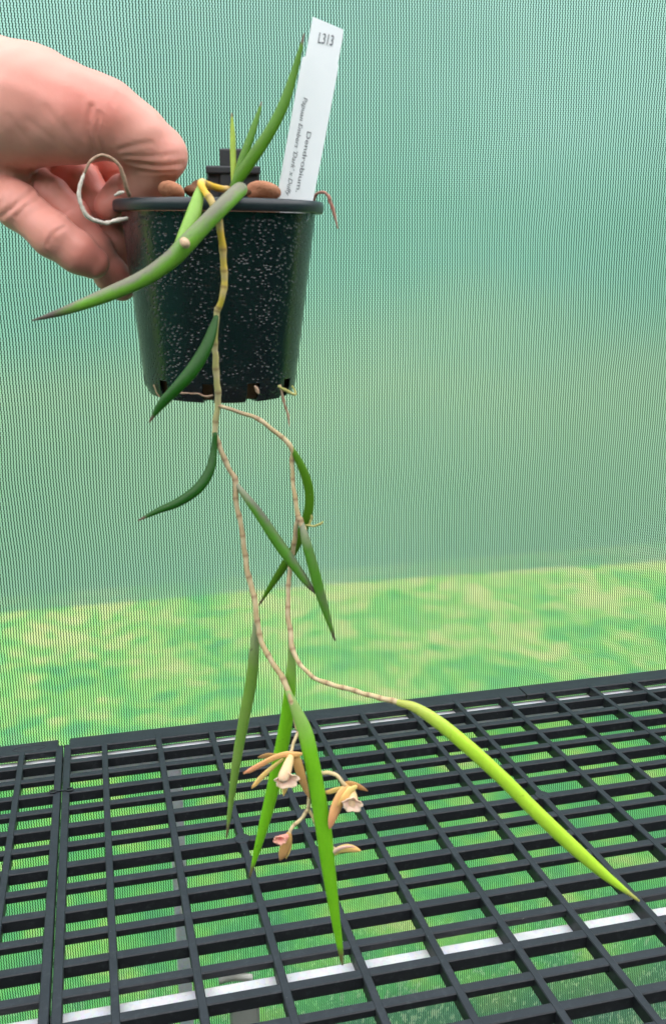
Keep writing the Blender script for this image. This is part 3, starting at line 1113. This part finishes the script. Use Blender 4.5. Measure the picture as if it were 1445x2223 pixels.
leaf([(524, 408, WS + .004, 28), (517, 415, WS - .001, 34), (480, 451, WS - .012, 36), (440, 492, WS - .017, 37), (402, 532, WS - .020, 40), (368, 566, WS - .021, 39), (312, 604, WS - .022, 35), (240, 637, WS - .024, 32), (160, 668, WS - .026, 22), (112, 684, WS - .027, 13), (70, 696, WS - .028, 3)], BRONZE, .85, 60, 18)
leaf([(436, 404, WS - .001, 14), (431, 425, WS - .005, 24), (420, 465, WS - .010, 33), (405, 505, WS - .014, 34), (380, 552, WS - .019, 20)], PALE, .8)
leaf([(508, 402, WS + .026, 12), (506, 340, WS + .030, 13), (505, 290, WS + .033, 11), (503, 246, WS + .036, 3)], YOLIVE, .5)
leaf([(510, 396, WS + .024, 14), (524, 352, WS + .027, 18), (543, 300, WS + .030, 17), (558, 255, WS + .033, 11), (568, 221, WS + .036, 3)], GREEN, .5)
leaf([(506, 408, WS + .020, 18), (524, 378, WS + .020, 26), (550, 340, WS + .020, 27), (585, 287, WS + .021, 25), (615, 228, WS + .023, 23), (636, 165, WS + .025, 17), (650, 115, WS + .026, 11), (660, 73, WS + .027, 3)], GREEN, .5, 50)
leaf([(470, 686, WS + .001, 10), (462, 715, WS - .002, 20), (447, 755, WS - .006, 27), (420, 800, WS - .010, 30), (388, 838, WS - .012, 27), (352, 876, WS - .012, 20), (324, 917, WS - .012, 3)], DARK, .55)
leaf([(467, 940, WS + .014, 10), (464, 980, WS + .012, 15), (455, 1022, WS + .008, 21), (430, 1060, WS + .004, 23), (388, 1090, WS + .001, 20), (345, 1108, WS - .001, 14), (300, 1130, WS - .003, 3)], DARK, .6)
leaf([(514, 1052, WS + .0125, 9), (535, 1080, WS + .009, 17), (565, 1120, WS + .005, 22), (605, 1180, WS + .002, 25), (640, 1229, WS - .001, 22), (666, 1265, WS - .003, 15), (684, 1288, WS - .004, 4)], BRONZE2, .75)
leaf([(632, 972, WS + .005, 11), (648, 1000, WS + .005, 16), (665, 1040, WS + .006, 20), (672, 1080, WS + .008, 20), (667, 1120, WS + .010, 21), (650, 1168, WS + .014, 21), (622, 1220, WS + .017, 20), (592, 1266, WS + .020, 14), (562, 1314, WS + .022, 3)], GREEN, .6)
leaf([(655, 1136, WS + .002, 10), (664, 1175, WS - .001, 20), (678, 1225, WS - .003, 23), (694, 1285, WS - .004, 22), (711, 1340, WS - .005, 14), (727, 1391, WS - .006, 4)], BRONZE2, .8)
leaf([(557, 1345, WS + .001, 12), (553, 1400, WS + .002, 21), (545, 1480, WS + .004, 25), (530, 1560, WS + .004, 24), (514, 1650, WS + .003, 20), (502, 1735, WS + .002, 13), (492, 1818, WS + .0, 4)], OLIVE, .7)
leaf([(633, 1398, WS - .010, 14), (632, 1450, WS - .009, 20), (625, 1540, WS - .008, 28), (608, 1640, WS - .008, 30), (588, 1730, WS - .010, 27), (565, 1820, WS - .013, 19), (542, 1904, WS - .016, 4)], BRIGHT, .5, 50)
leaf([(624, 1500, WS - .017, 12), (640, 1535, WS - .020, 22), (662, 1590, WS - .024, 34), (676, 1650, WS - .028, 33), (688, 1715, WS - .031, 34), (702, 1800, WS - .035, 35), (712, 1880, WS - .038, 31), (726, 1980, WS - .041, 22), (738, 2060, WS - .043, 13), (743, 2095, WS - .044, 4)], BRIGHT, .6, 60)
leaf([(862, 1525, WS - .047, 14), (900, 1536, WS - .051, 23), (950, 1568, WS - .056, 30), (1010, 1617, WS - .060, 32), (1085, 1685, WS - .064, 32), (1160, 1760, WS - .068, 32), (1240, 1836, WS - .072, 31), (1315, 1902, WS - .075, 22), (1386, 1956, WS - .078, 5)], LIME, .75, 60)

# cut stub on the big leaf
n_ = NT('cut_wood')
M_CUT = n_.done(n_.bsdf(n_.mix(n_.noise(n_.coord(), 600, 3), (.35, .21, .12), (.62, .45, .30)), .7))
pix_tube('cut_stub', [(399, 524, WS - .024, 18), (402, 528, WS - .032, 20), (404, 530, WS - .0345, 19)], M_CUT, ORCHID, 8, 14)


# roots
def m_root(name, c0, c1, s=300):
    n = NT(name)
    c = n.n('ShaderNodeNewGeometry').outputs['Position']
    a = n.noise(c, s, 4, .65)
    k = n.mix(n.math('MULTIPLY', n.math('SUBTRACT', a, .3), 2.2, clamp=True), c0, c1)
    return n.done(n.bsdf(k, .75, n.bump(a, .4, .0008), .25))


RT_W = m_root('root_white', (.40, .34, .28), (.68, .64, .58))
RT_B = m_root('root_brown', (.22, .12, .08), (.50, .36, .26))
RT_R = m_root('root_red', (.26, .10, .08), (.48, .26, .20))
RT_G = m_root('root_green', (.22, .22, .05), (.46, .42, .18))


def root(pts, mat, n=30, lump=.18, jitter=.00015):
    return pix_tube('root', pts, mat, ORCHID, n, 9, 1.0, lambda r: r * (1 + RNG.normal(0, lump * .6, len(r))), jitter)


wr = W0 - .052
root([(281, 424, wr + .010, 8), (276, 408, wr, 9), (271, 385, wr - .003, 9), (262, 360, wr - .006, 7), (246, 342, wr - .008, 6), (222, 336, wr - .010, 6), (199, 349, wr - .012, 6), (184, 376, wr - .012, 6)], RT_B, 30, .12)
root([(184, 375, wr - .012, 6), (177, 395, wr - .013, 7), (173, 420, wr - .013, 8), (179, 445, wr - .012, 9), (191, 467, wr - .010, 10), (207, 476, wr - .006, 9), (228, 481, wr + .0, 9), (250, 478, wr + .006, 9), (276, 474, wr + .012, 8)], RT_W, 44, .2)
root([(250, 424, wr + .02, 7), (258, 419, wr + .018, 8), (268, 417, wr + .016, 6)], RT_W, 8)
root([(680, 440, W0 - .015, 7), (684, 425, W0 - .018, 8), (694, 418, W0 - .02, 7), (708, 420, W0 - .021, 7), (718, 440, W0 - .021, 8), (727, 466, W0 - .021, 6), (733, 496, W0 - .021, 3)], RT_R, 26, .3)
root([(710, 421, W0 - .021, 5), (716, 432, W0 - .022, 6), (713, 437, W0 - .022, 2)], RT_R, 8)
wb = W0 - .035
root([(608, 836, wb, 5), (613, 862, wb, 6), (618, 885, wb, 5), (624, 905, wb, 6), (628, 926, wb, 2)], RT_B, 22, .25)
root([(604, 838, wb - .002, 6), (616, 846, wb - .004, 6), (630, 855, wb - .004, 7), (640, 857, wb - .003, 6), (640, 847, wb - .001, 4), (634, 838, wb, 4)], RT_G, 20)
root([(368, 846, wb - .02, 4), (395, 853, wb - .02, 4), (425, 854, wb - .02, 3), (446, 861, wb - .021, 5), (462, 858, wb - .021, 4)], RT_B, 22, .3)
root([(334, 836, wb + .01, 3), (340, 850, wb + .01, 3), (347, 862, wb + .01, 2)], RT_B, 8)
root([(553, 838, wb - .02, 5), (558, 850, wb - .02, 9), (562, 855, wb - .02, 4)], RT_B, 8)
root([(654, 1142, WS + .004, 5), (668, 1140, WS + .003, 5), (684, 1143, WS + .002, 5), (696, 1138, WS + .0, 6), (701, 1132, WS - .001, 3)], RT_G, 16)
root([(668, 1141, WS + .003, 4), (674, 1133, WS + .003, 5), (676, 1124, WS + .003, 6), (675, 1118, WS + .003, 3)], RT_G, 10)


# flowers
def m_petal(name, c0, c1, tipc):
    n = NT(name)
    c = n.n('ShaderNodeNewGeometry').outputs['Position']
    t = n.attr('along')
    a = n.noise(c, 160, 4, .6)
    st = n.noise(c, 420, 2, .6)
    k = n.mix(a, c0, c1)
    k = n.mix(n.math('POWER', t, 1.6), k, tipc)
    k = n.mix(n.math('MULTIPLY', st, .3), k, tuple(min(1, x * 1.3) for x in c0))
    return n.done(n.bsdf(k, .5, n.bump(st, .1, .0004), .3, sss=.25, sssr=(1, .5, .25), ssss=.003))


PT_O = m_petal('petal_orange', (.66, .38, .12), (.72, .44, .20), (.58, .20, .13))
PT_Y = m_petal('petal_yellow', (.62, .46, .14), (.70, .56, .22), (.64, .34, .12))
PT_B = m_petal('petal_brown', (.50, .30, .09), (.46, .24, .10), (.26, .13, .07))
LIP = m_petal('lip_pink', (.74, .52, .38), (.78, .54, .44), (.66, .28, .30))
LIPC = m_petal('column_cream', (.70, .46, .20), (.74, .52, .28), (.76, .52, .40))
LIPR = m_petal('lip_red', (.80, .42, .32), (.78, .26, .22), (.62, .06, .10))


def flower(name, label):
    o = empty(name)
    o.parent = ORCHID
    o.matrix_parent_inverse = parent_matrix(ORCHID).inverted()
    o['label'] = label
    return o


def fz(x, y):                              # zoom coordinates (510,1590, x4.516) -> photo pixel
    return 510 + x / 4.516, 1590 + y / 4.516


def petal(fl, pts, mat, flat=.35, name='petal', n=22):
    P = [(*fz(x, y), w, d / 4.516) for x, y, w, d in pts]
    return pix_tube(name, P, mat, fl, n, 12, flat)


WF = WS - .030
# flower stalk with its forks
ped = lambda pts, d, nodes=(): stem([(*fz(x, y), w, d) for x, y, w in pts], ST_P, nodes, 24, 'flower_stalk', 8)
stem([(640, 1552, WS - .021, 8), (648, 1594, WF + .006, 7), (662, 1630, WF + .004, 7), (678, 1662, WF + .003, 8), (675, 1696, WF + .003, 6), (670, 1730, WF + .002, 7), (669, 1758, WF + .001, 8)], ST_P, [.25, .55, .97], 40, 'flower_stalk', 8)
ped([(620, -10, WF + .006), (590, 60, WF + .004), (555, 150, WF + .002), (540, 215, WF)], 7, [.05])
ped([(760, 320, WF + .003), (850, 385, WF + .002), (930, 390, WF), (1000, 410, WF - .002), (1060, 480, WF - .004), (1090, 530, WF - .004)], 9, [.05])
ped([(715, 755, WF + .001), (670, 830, WF), (600, 895, WF - .002), (555, 945, WF - .003), (525, 1000, WF - .004)], 8, [.08, .6])
ped([(715, 755, WF + .001), (760, 830, WF), (810, 940, WF - .001), (870, 1030, WF - .002), (940, 1110, WF - .004), (985, 1145, WF - .005)], 7, [.3, .55])
ped([(835, 985, WF - .002), (818, 1010, WF - .003), (812, 1030, WF - .003)], 5)

F1 = flower('flower', 'open orange and pink flower with spreading petals and frilled pale lip')
petal(F1, [(655, 212, WF, 34), (600, 218, WF - .001, 62), (500, 216, WF - .002, 66), (380, 250, WF - .004, 62), (260, 312, WF - .006, 62), (150, 372, WF - .008, 56), (85, 402, WF - .009, 18)], PT_O, .35)
petal(F1, [(470, 262, WF + .001, 30), (370, 340, WF, 44), (270, 430, WF - .002, 54), (190, 520, WF - .004, 40), (165, 548, WF - .004, 10)], PT_Y, .35)
petal(F1, [(590, 215, WF + .002, 50), (612, 290, WF + .001, 92), (648, 420, WF, 88), (695, 560, WF - .001, 56), (732, 650, WF - .002, 10)], PT_B, .3)
petal(F1, [(420, 215, WF + .008, 16), (340, 222, WF + .012, 50), (270, 238, WF + .016, 46), (225, 245, WF + .017, 10)], PT_B, .35)
petal(F1, [(505, 470, WF - .003, 60), (490, 540, WF - .004, 62), (480, 600, WF - .004, 26), (475, 625, WF - .004, 6)], PT_Y, .35)
petal(F1, [(548, 235, WF - .002, 60), (530, 290, WF - .006, 90), (505, 360, WF - .010, 108), (480, 430, WF - .012, 120), (470, 470, WF - .013, 96)], LIPC, .8, 'column')


def lip(fl, cx_, cy_, rx, ry, w, mat, seed, rotz=0.0):
    """frilled cup-shaped lip"""
    u, v = fz(cx_, cy_)
    c = at(u, v, w); s = px_m(u, v, w) / 4.516
    V, Fc, at_ = [], [], []
    N, Mr = 28, 7
    rg = np.random.default_rng(seed)
    ph = rg.uniform(0, 6.28, 3)
    for j in range(Mr):
        t = j / (Mr - 1)
        for k in range(N):
            a = 2 * math.pi * k / N
            fr = 1 + t * t * (.10 * math.sin(5 * a + ph[0]) + .07 * math.sin(9 * a + ph[1]))
            x = rx * t * fr * math.cos(a) * s
            y = ry * t * fr * math.sin(a) * s
            z = (-.55 * t * t + .08 * t * t * math.sin(7 * a + ph[2])) * max(rx, ry) * s
            x, y = x * math.cos(rotz) - y * math.sin(rotz), x * math.sin(rotz) + y * math.cos(rotz)
            V.append(c + HR * x + UPV * y + HF * (z + .35 * max(rx, ry) * s))
            at_.append(1 - t)
    for j in range(Mr - 1):
        for k in range(N):
            Fc.append((j * N + k, j * N + (k + 1) % N, (j + 1) * N + (k + 1) % N, (j + 1) * N + k))
    o = mesh_obj('lip', V, Fc, mat, fl, attrs={'along': at_})
    so = o.modifiers.new('thick', 'SOLIDIFY'); so.thickness = .0005; so.offset = 0
    return o


lip(F1, 508, 464, 116, 82, WF - .012, LIP, 3, .15)
F2 = flower('flower', 'orange and cream flower turned sideways on a curved stalk')
petal(F2, [(1110, 515, WF - .004, 60), (1060, 590, WF - .006, 112), (1005, 700, WF - .008, 118), (960, 820, WF - .010, 96), (935, 910, WF - .011, 50), (925, 950, WF - .011, 8)], PT_O, .35)
petal(F2, [(1090, 540, WF - .003, 40), (1000, 560, WF - .002, 56), (920, 585, WF - .001, 52), (860, 582, WF, 14)], PT_Y, .35)
petal(F2, [(1085, 505, WF - .003, 60), (1150, 510, WF - .005, 74), (1230, 540, WF - .006, 60), (1300, 575, WF - .007, 10)], PT_B, .35)
petal(F2, [(1190, 530, WF - .007, 40), (1130, 570, WF - .009, 76), (1070, 640, WF - .011, 80), (1010, 720, WF - .012, 30)], PT_Y, .35)
petal(F2, [(1120, 540, WF - .004, 80), (1130, 600, WF - .007, 116), (1140, 670, WF - .009, 130), (1150, 730, WF - .010, 110)], LIPC, .8, 'column')
lip(F2, 1148, 702, 98, 76, WF - .013, LIP, 5, -.3)
F3 = flower('flower', 'small withering flower with a red mouth nodding below the fork')
petal(F3, [(530, 985, WF - .004, 50), (515, 1050, WF - .005, 96), (490, 1130, WF - .006, 100), (465, 1200, WF - .007, 84), (440, 1255, WF - .008, 14)], PT_B, .7)
petal(F3, [(535, 1000, WF - .003, 40), (530, 1080, WF - .003, 60), (520, 1160, WF - .004, 50), (500, 1240, WF - .005, 10)], PT_Y, .35)
petal(F3, [(510, 1020, WF - .006, 60), (470, 1045, WF - .009, 90), (425, 1058, WF - .011, 90), (388, 1062, WF - .012, 46)], LIPR, .8, 'column')
lip(F3, 440, 1052, 62, 46, WF - .014, LIPR, 8, -.2)
F4 = flower('flower_bud', 'closed cream yellow bud at the end of the flower stalk')
petal(F4, [(955, 1205, WF - .006, 30), (975, 1180, WF - .006, 58), (1030, 1148, WF - .006, 74), (1110, 1136, WF - .007, 84), (1180, 1146, WF - .008, 60), (1230, 1160, WF - .009, 14)], PT_Y, .85, 'bud')
petal(F4, [(950, 1200, WF - .0065, 22), (985, 1160, WF - .0085, 44), (1050, 1128, WF - .0095, 40), (1130, 1118, WF - .010, 24), (1180, 1126, WF - .010, 6)], LIP, .5, 'petal')


# ------------------------------------------------------------------ hand
def round_cone(P, a, b, ra, rb):
    ab = b - a
    t = np.clip(((P - a) @ ab) / (ab @ ab), 0, 1)
    return np.linalg.norm(P - a - t[..., None] * ab, axis=-1) - (ra + (rb - ra) * t)


def smin(a, b, k):
    h = np.clip(.5 + .5 * (b - a) / k, 0, 1)
    return b + (a - b) * h - k * h * (1 - h)


def smax(a, b, k):
    return -smin(-a, -b, k)


def HP(u, v, w, r):
    return at(u, v, w), r * px_m(u, v, w)


def chain_sdf(P, ch, k):
    d = None
    pts = [HP(*c) for c in ch]
    for (a, ra), (b, rb) in zip(pts[:-1], pts[1:]):
        e = round_cone(P, a, b, ra, rb)
        d = e if d is None else smin(d, e, k)
    return d


WT = W0 - .010
# thumb: heel of the thumb, knuckle, joint bent over the rim, tip inside the pot
THUMB = [(-60, 215, WT + .014, 112), (70, 232, WT + .004, 116), (165, 250, WT - .002, 92), (232, 258, WT - .003, 72), (300, 298, WT + .001, 59), (348, 337, WT + .006, 53)]
THUMB2 = [(350, 338, WT + .006, 53), (326, 374, WT + .014, 49), (306, 408, WT + .022, 45), (298, 432, WT + .026, 38)]
PALM = [(-130, 260, WT + .036, 125), (-60, 330, WT + .038, 108), (20, 362, WT + .050, 80)]
PALM2 = [(20, 300, WT + .046, 78), (110, 330, WT + .058, 54), (180, 340, WT + .064, 42)]
PALM3 = [(-90, 330, WT + .028, 110), (-14, 388, WT + .024, 60), (18, 398, WT + .022, 48)]
PINKY = [(-10, 412, WT + .016, 46), (38, 446, WT + .003, 47), (116, 510, WT - .003, 46), (168, 547, WT + .000, 42), (203, 570, WT + .005, 35)]
RING = [(60, 392, WT + .044, 44), (112, 426, WT + .022, 39), (152, 470, WT + .022, 41), (202, 540, WT + .027, 39), (242, 596, WT + .034, 35), (265, 622, WT + .038, 30)]
MIDDLE = [(130, 372, WT + .060, 44), (180, 394, WT + .040, 38), (216, 450, WT + .040, 41), (248, 522, WT + .046, 39), (282, 584, WT + .056, 32)]
INDEX = [(170, 345, WT + .068, 44), (222, 348, WT + .054, 38), (262, 374, WT + .052, 37), (296, 424, WT + .050, 34)]
INDEX2 = [(300, 404, WT + .032, 32), (264, 418, WT + .026, 34), (237, 446, WT + .022, 33)]
ARM = [(-60, 230, WT + .022, 125), (-260, 175, WT + .030, 112), (-460, 140, WT + .040, 118), (-900, 80, WT + .065, 150)]


def hand_base(P):
    d = chain_sdf(P, THUMB, .010)
    d = smin(d, chain_sdf(P, THUMB2, .006), .006)
    pal = chain_sdf(P, PALM, .012)
    pal = smin(pal, chain_sdf(P, PALM2, .012), .012)
    pal = smin(pal, chain_sdf(P, PALM3, .012), .012)
    d = smin(d, pal, .006)
    d = smin(d, chain_sdf(P, ARM, .02), .03)
    fing = None
    for ch in (PINKY, RING, MIDDLE, INDEX):
        e = chain_sdf(P, ch, .005)
        fing = e if fing is None else smin(fing, e, .0005)
    d = smin(d, fing, .0018)
    d = smin(d, chain_sdf(P, INDEX2, .004), .0012)
    return d


def hit(u, v, start=.40):
    dr = ray(u, v); dr = dr / np.linalg.norm(dr)
    t = start
    for _ in range(80):
        q = CAM + dr * t
        e = float(hand_base(q[None, :])[0])
        if e < .0002: return q
        t += e * .9
        if t > 1.0: break
    return None


CREASES = [  # photo-pixel polylines, half width (m), depth
    ([(262, 196), (232, 250), (222, 300), (226, 330)], .0010, .0004),
    ([(198, 232), (192, 280), (203, 330)], .0013, .0012),
    ([(180, 215), (176, 262), (184, 300)], .0012, .0003),
    ([(216, 246), (212, 292), (224, 330)], .0011, .0008),
    ([(262, 325), (290, 316), (330, 310)], .0012, .0006),
    ([(278, 352), (310, 357), (350, 361), (396, 356)], .0012, .0011),
    ([(300, 372), (335, 374), (375, 372)], .0010, .0005),
    ([(270, 338), (300, 340), (340, 338), (385, 335)], .0010, .0005),
    ([(60, 260), (110, 300), (150, 335)], .0016, .0003),
    ([(100, 235), (140, 280), (170, 325)], .0016, .0003),
    ([(20, 255), (60, 305), (95, 345)], .0016, .0003),
    ([(104, 532), (118, 508), (142, 493)], .0010, .0009),
    ([(112, 540), (127, 516), (150, 500)], .0008, .0004),
    ([(36, 470), (58, 448), (84, 434)], .0010, .0007),
    ([(132, 470), (146, 458), (166, 452)], .0009, .0008),
    ([(4, 470), (34, 446), (66, 418)], .0012, .0013),
    ([(68, 360), (71, 386), (70, 414)], .0011, .0010),
    ([(22, 356), (18, 400), (4, 440)], .0011, .0006),
    ([(238, 520), (246, 512), (258, 506)], .0008, .0005),
    ([(236, 382), (250, 376), (268, 376)], .0008, .0007),
]


def surface_nets(f, org, h):
    nx, ny, nz = f.shape
    s = f < 0
    c = np.zeros((nx - 1, ny - 1, nz - 1), np.int8)
    for i in (0, 1):
        for j in (0, 1):
            for k in (0, 1):
                c += s[i:nx - 1 + i, j:ny - 1 + j, k:nz - 1 + k]
    act = (c > 0) & (c < 8)
    idx = -np.ones(act.shape, np.int64)
    cells = np.argwhere(act)
    idx[act] = np.arange(len(cells))
    acc = np.zeros((len(cells), 3)); cnt = np.zeros(len(cells))
    corners = [(i, j, k) for i in (0, 1) for j in (0, 1) for k in (0, 1)]
    for a in corners:
        for ax in range(3):
            if a[ax]: continue
            b = list(a); b[ax] = 1
            fa = f[cells[:, 0] + a[0], cells[:, 1] + a[1], cells[:, 2] + a[2]]
            fb = f[cells[:, 0] + b[0], cells[:, 1] + b[1], cells[:, 2] + b[2]]
            m = (fa < 0) != (fb < 0)
            t = np.where(m, fa / np.where(m, fa - fb, 1), 0)
            pnt = np.array(a, float)[None, :] + 0 * acc
            pnt[:, ax] += t
            acc[m] += pnt[m]; cnt[m] += 1
    verts = org + (cells + acc / cnt[:, None]) * h
    faces = []
    for ax in range(3):
        sl0 = [slice(None)] * 3; sl1 = [slice(None)] * 3
        sl0[ax] = slice(0, -1); sl1[ax] = slice(1, None)
        e = s[tuple(sl0)] != s[tuple(sl1)]
        ed = np.argwhere(e)
        o1, o2 = (ax + 1) % 3, (ax + 2) % 3
        ok = (ed[:, o1] > 0) & (ed[:, o2] > 0) & (ed[:, o1] < f.shape[o1] - 1) & (ed[:, o2] < f.shape[o2] - 1)
        ed = ed[ok]
        inside = s[ed[:, 0], ed[:, 1], ed[:, 2]]
        q = []
        for d1, d2 in ((-1, -1), (0, -1), (0, 0), (-1, 0)):
            cc = ed.copy(); cc[:, o1] += d1; cc[:, o2] += d2
            q.append(idx[cc[:, 0], cc[:, 1], cc[:, 2]])
        q = np.stack(q, 1)
        q[~inside] = q[~inside][:, ::-1]
        faces.append(q)
    return verts, np.vstack(faces)


def m_skin():
    n = NT('skin')
    c = n.n('ShaderNodeNewGeometry').outputs['Position']
    red = n.attr('red')
    a = n.noise(c, 45, 4, .6)
    b = n.noise(c, 1300, 3, .7)
    w = n.noise(c, 260, 3, .6)
    k = n.mix(a, (.62, .30, .24), (.68, .35, .285))
    k = n.mix(n.math('MULTIPLY', red, .8), k, (.62, .19, .15))
    k = n.mix(n.math('MULTIPLY', n.math('SUBTRACT', w, .5), 1.0, clamp=True), k, (.60, .27, .21))
    h = n.math('ADD', n.math('MULTIPLY', b, .5), w)
    return n.done(n.bsdf(k, .48, n.bump(h, .22, .0007), .4, sss=.12, sssr=(1.0, .32, .16), ssss=.0022))


def build_hand():
    h = .00115
    lo = at(-330, 140, WT) ; 
    cors = [at(u, v, w) for u in (-420, 420) for v in (60, 680) for w in (WT - .05, WT + .11)]
    lo = np.min(cors, axis=0); hi = np.max(cors, axis=0)
    n = np.ceil((hi - lo) / h).astype(int)
    ax = [lo[i] + h * np.arange(n[i]) for i in range(3)]
    # coarse pass finds the cells near the skin, fine values only there
    f = np.full(n, .02, np.float32)
    st = 6
    gc = np.stack(np.meshgrid(ax[0][::st], ax[1][::st], ax[2][::st], indexing='ij'), -1)
    fc = hand_base(gc.reshape(-1, 3)).reshape(gc.shape[:3])
    up = np.repeat(np.repeat(np.repeat(fc, st, 0), st, 1), st, 2)[:n[0], :n[1], :n[2]]
    f[:] = np.where(up < 0, -.02, .02)
    near = np.abs(up) < h * st * 2.2
    ii = np.argwhere(near)
    P = lo + ii * h
    creases = []
    for pl, r, dp in CREASES:
        S = catmull([[u, v, 0] for u, v in pl], 14)
        H = [hit(u, v) for u, v, _ in S]
        H = [q for q in H if q is not None]
        if len(H) > 2: creases.append((np.array(H), r, dp))
    out = np.empty(len(P), np.float32)
    for s in range(0, len(P), 200000):
        Q = P[s:s + 200000]
        d = hand_base(Q)
        for H, r, dp in creases:
            bb = (np.abs(Q - H.mean(0)).max(axis=1) < np.abs(H - H.mean(0)).max() + .006)
            if not bb.any(): continue
            Qb = Q[bb]
            m = np.min(np.linalg.norm(Qb[:, None, :] - H[None], axis=2), axis=1)
            taper = 1.0
            groove = dp * np.exp(-(m / r) ** 2)
            ridge = dp * .35 * np.exp(-((m - 2.4 * r) / (1.3 * r)) ** 2)
            d[bb] = d[bb] + groove - ridge
        # broad, soft unevenness of flesh
        d += .00030 * np.sin(Q[:, 0] * 210 + 2 * np.sin(Q[:, 2] * 140)) * np.sin(Q[:, 2] * 190 + Q[:, 1] * 160)
        out[s:s + 200000] = d
    f[ii[:, 0], ii[:, 1], ii[:, 2]] = out
    # close the arm where it leaves the block
    v, fc_ = surface_nets(f, lo, h)
    red = np.zeros(len(v))
    for u, vv, rr, am in ((230, 245, .020, .8), (190, 150, .03, .35), (205, 572, .012, .9), (262, 622, .012, .9), (240, 446, .011, .7), (370, 320, .016, .5), (150, 215, .02, .4), (235, 360, .02, .9), (200, 430, .02, .8), (20, 180, .03, .5)):
        q = hit(u, vv)
        if q is None: continue
        red += am * np.exp(-(np.linalg.norm(v - q, axis=1) / rr) ** 2)
    # fingers ruddier on the palm side, reddened further to paint in their shade
    fd = np.min([chain_sdf(v, ch, .005) for ch in (PINKY, RING, MIDDLE, INDEX, INDEX2)], axis=0)
    th = chain_sdf(v, THUMB, .01)
    red = red + .55 * np.clip((th - fd) / .008, 0, 1)
    me = bpy.data.meshes.new('hand')
    me.from_pydata([tuple(x) for x in v.tolist()], [], fc_.tolist())
    a = me.attributes.new('red', 'FLOAT', 'POINT')
    a.data.foreach_set('value', np.clip(red, 0, 1).astype(np.float32))
    me.polygons.foreach_set('use_smooth', [True] * len(me.polygons))
    me.update()
    me.materials.append(m_skin())
    o = bpy.data.objects.new('hand', me)
    col.objects.link(o)
    sm = o.modifiers.new('soft', 'SMOOTH'); sm.factor = .5; sm.iterations = 1
    tag(o, 'bare hand gripping the black pot, thumb hooked over its rim', 'hand')
    return o


build_hand()
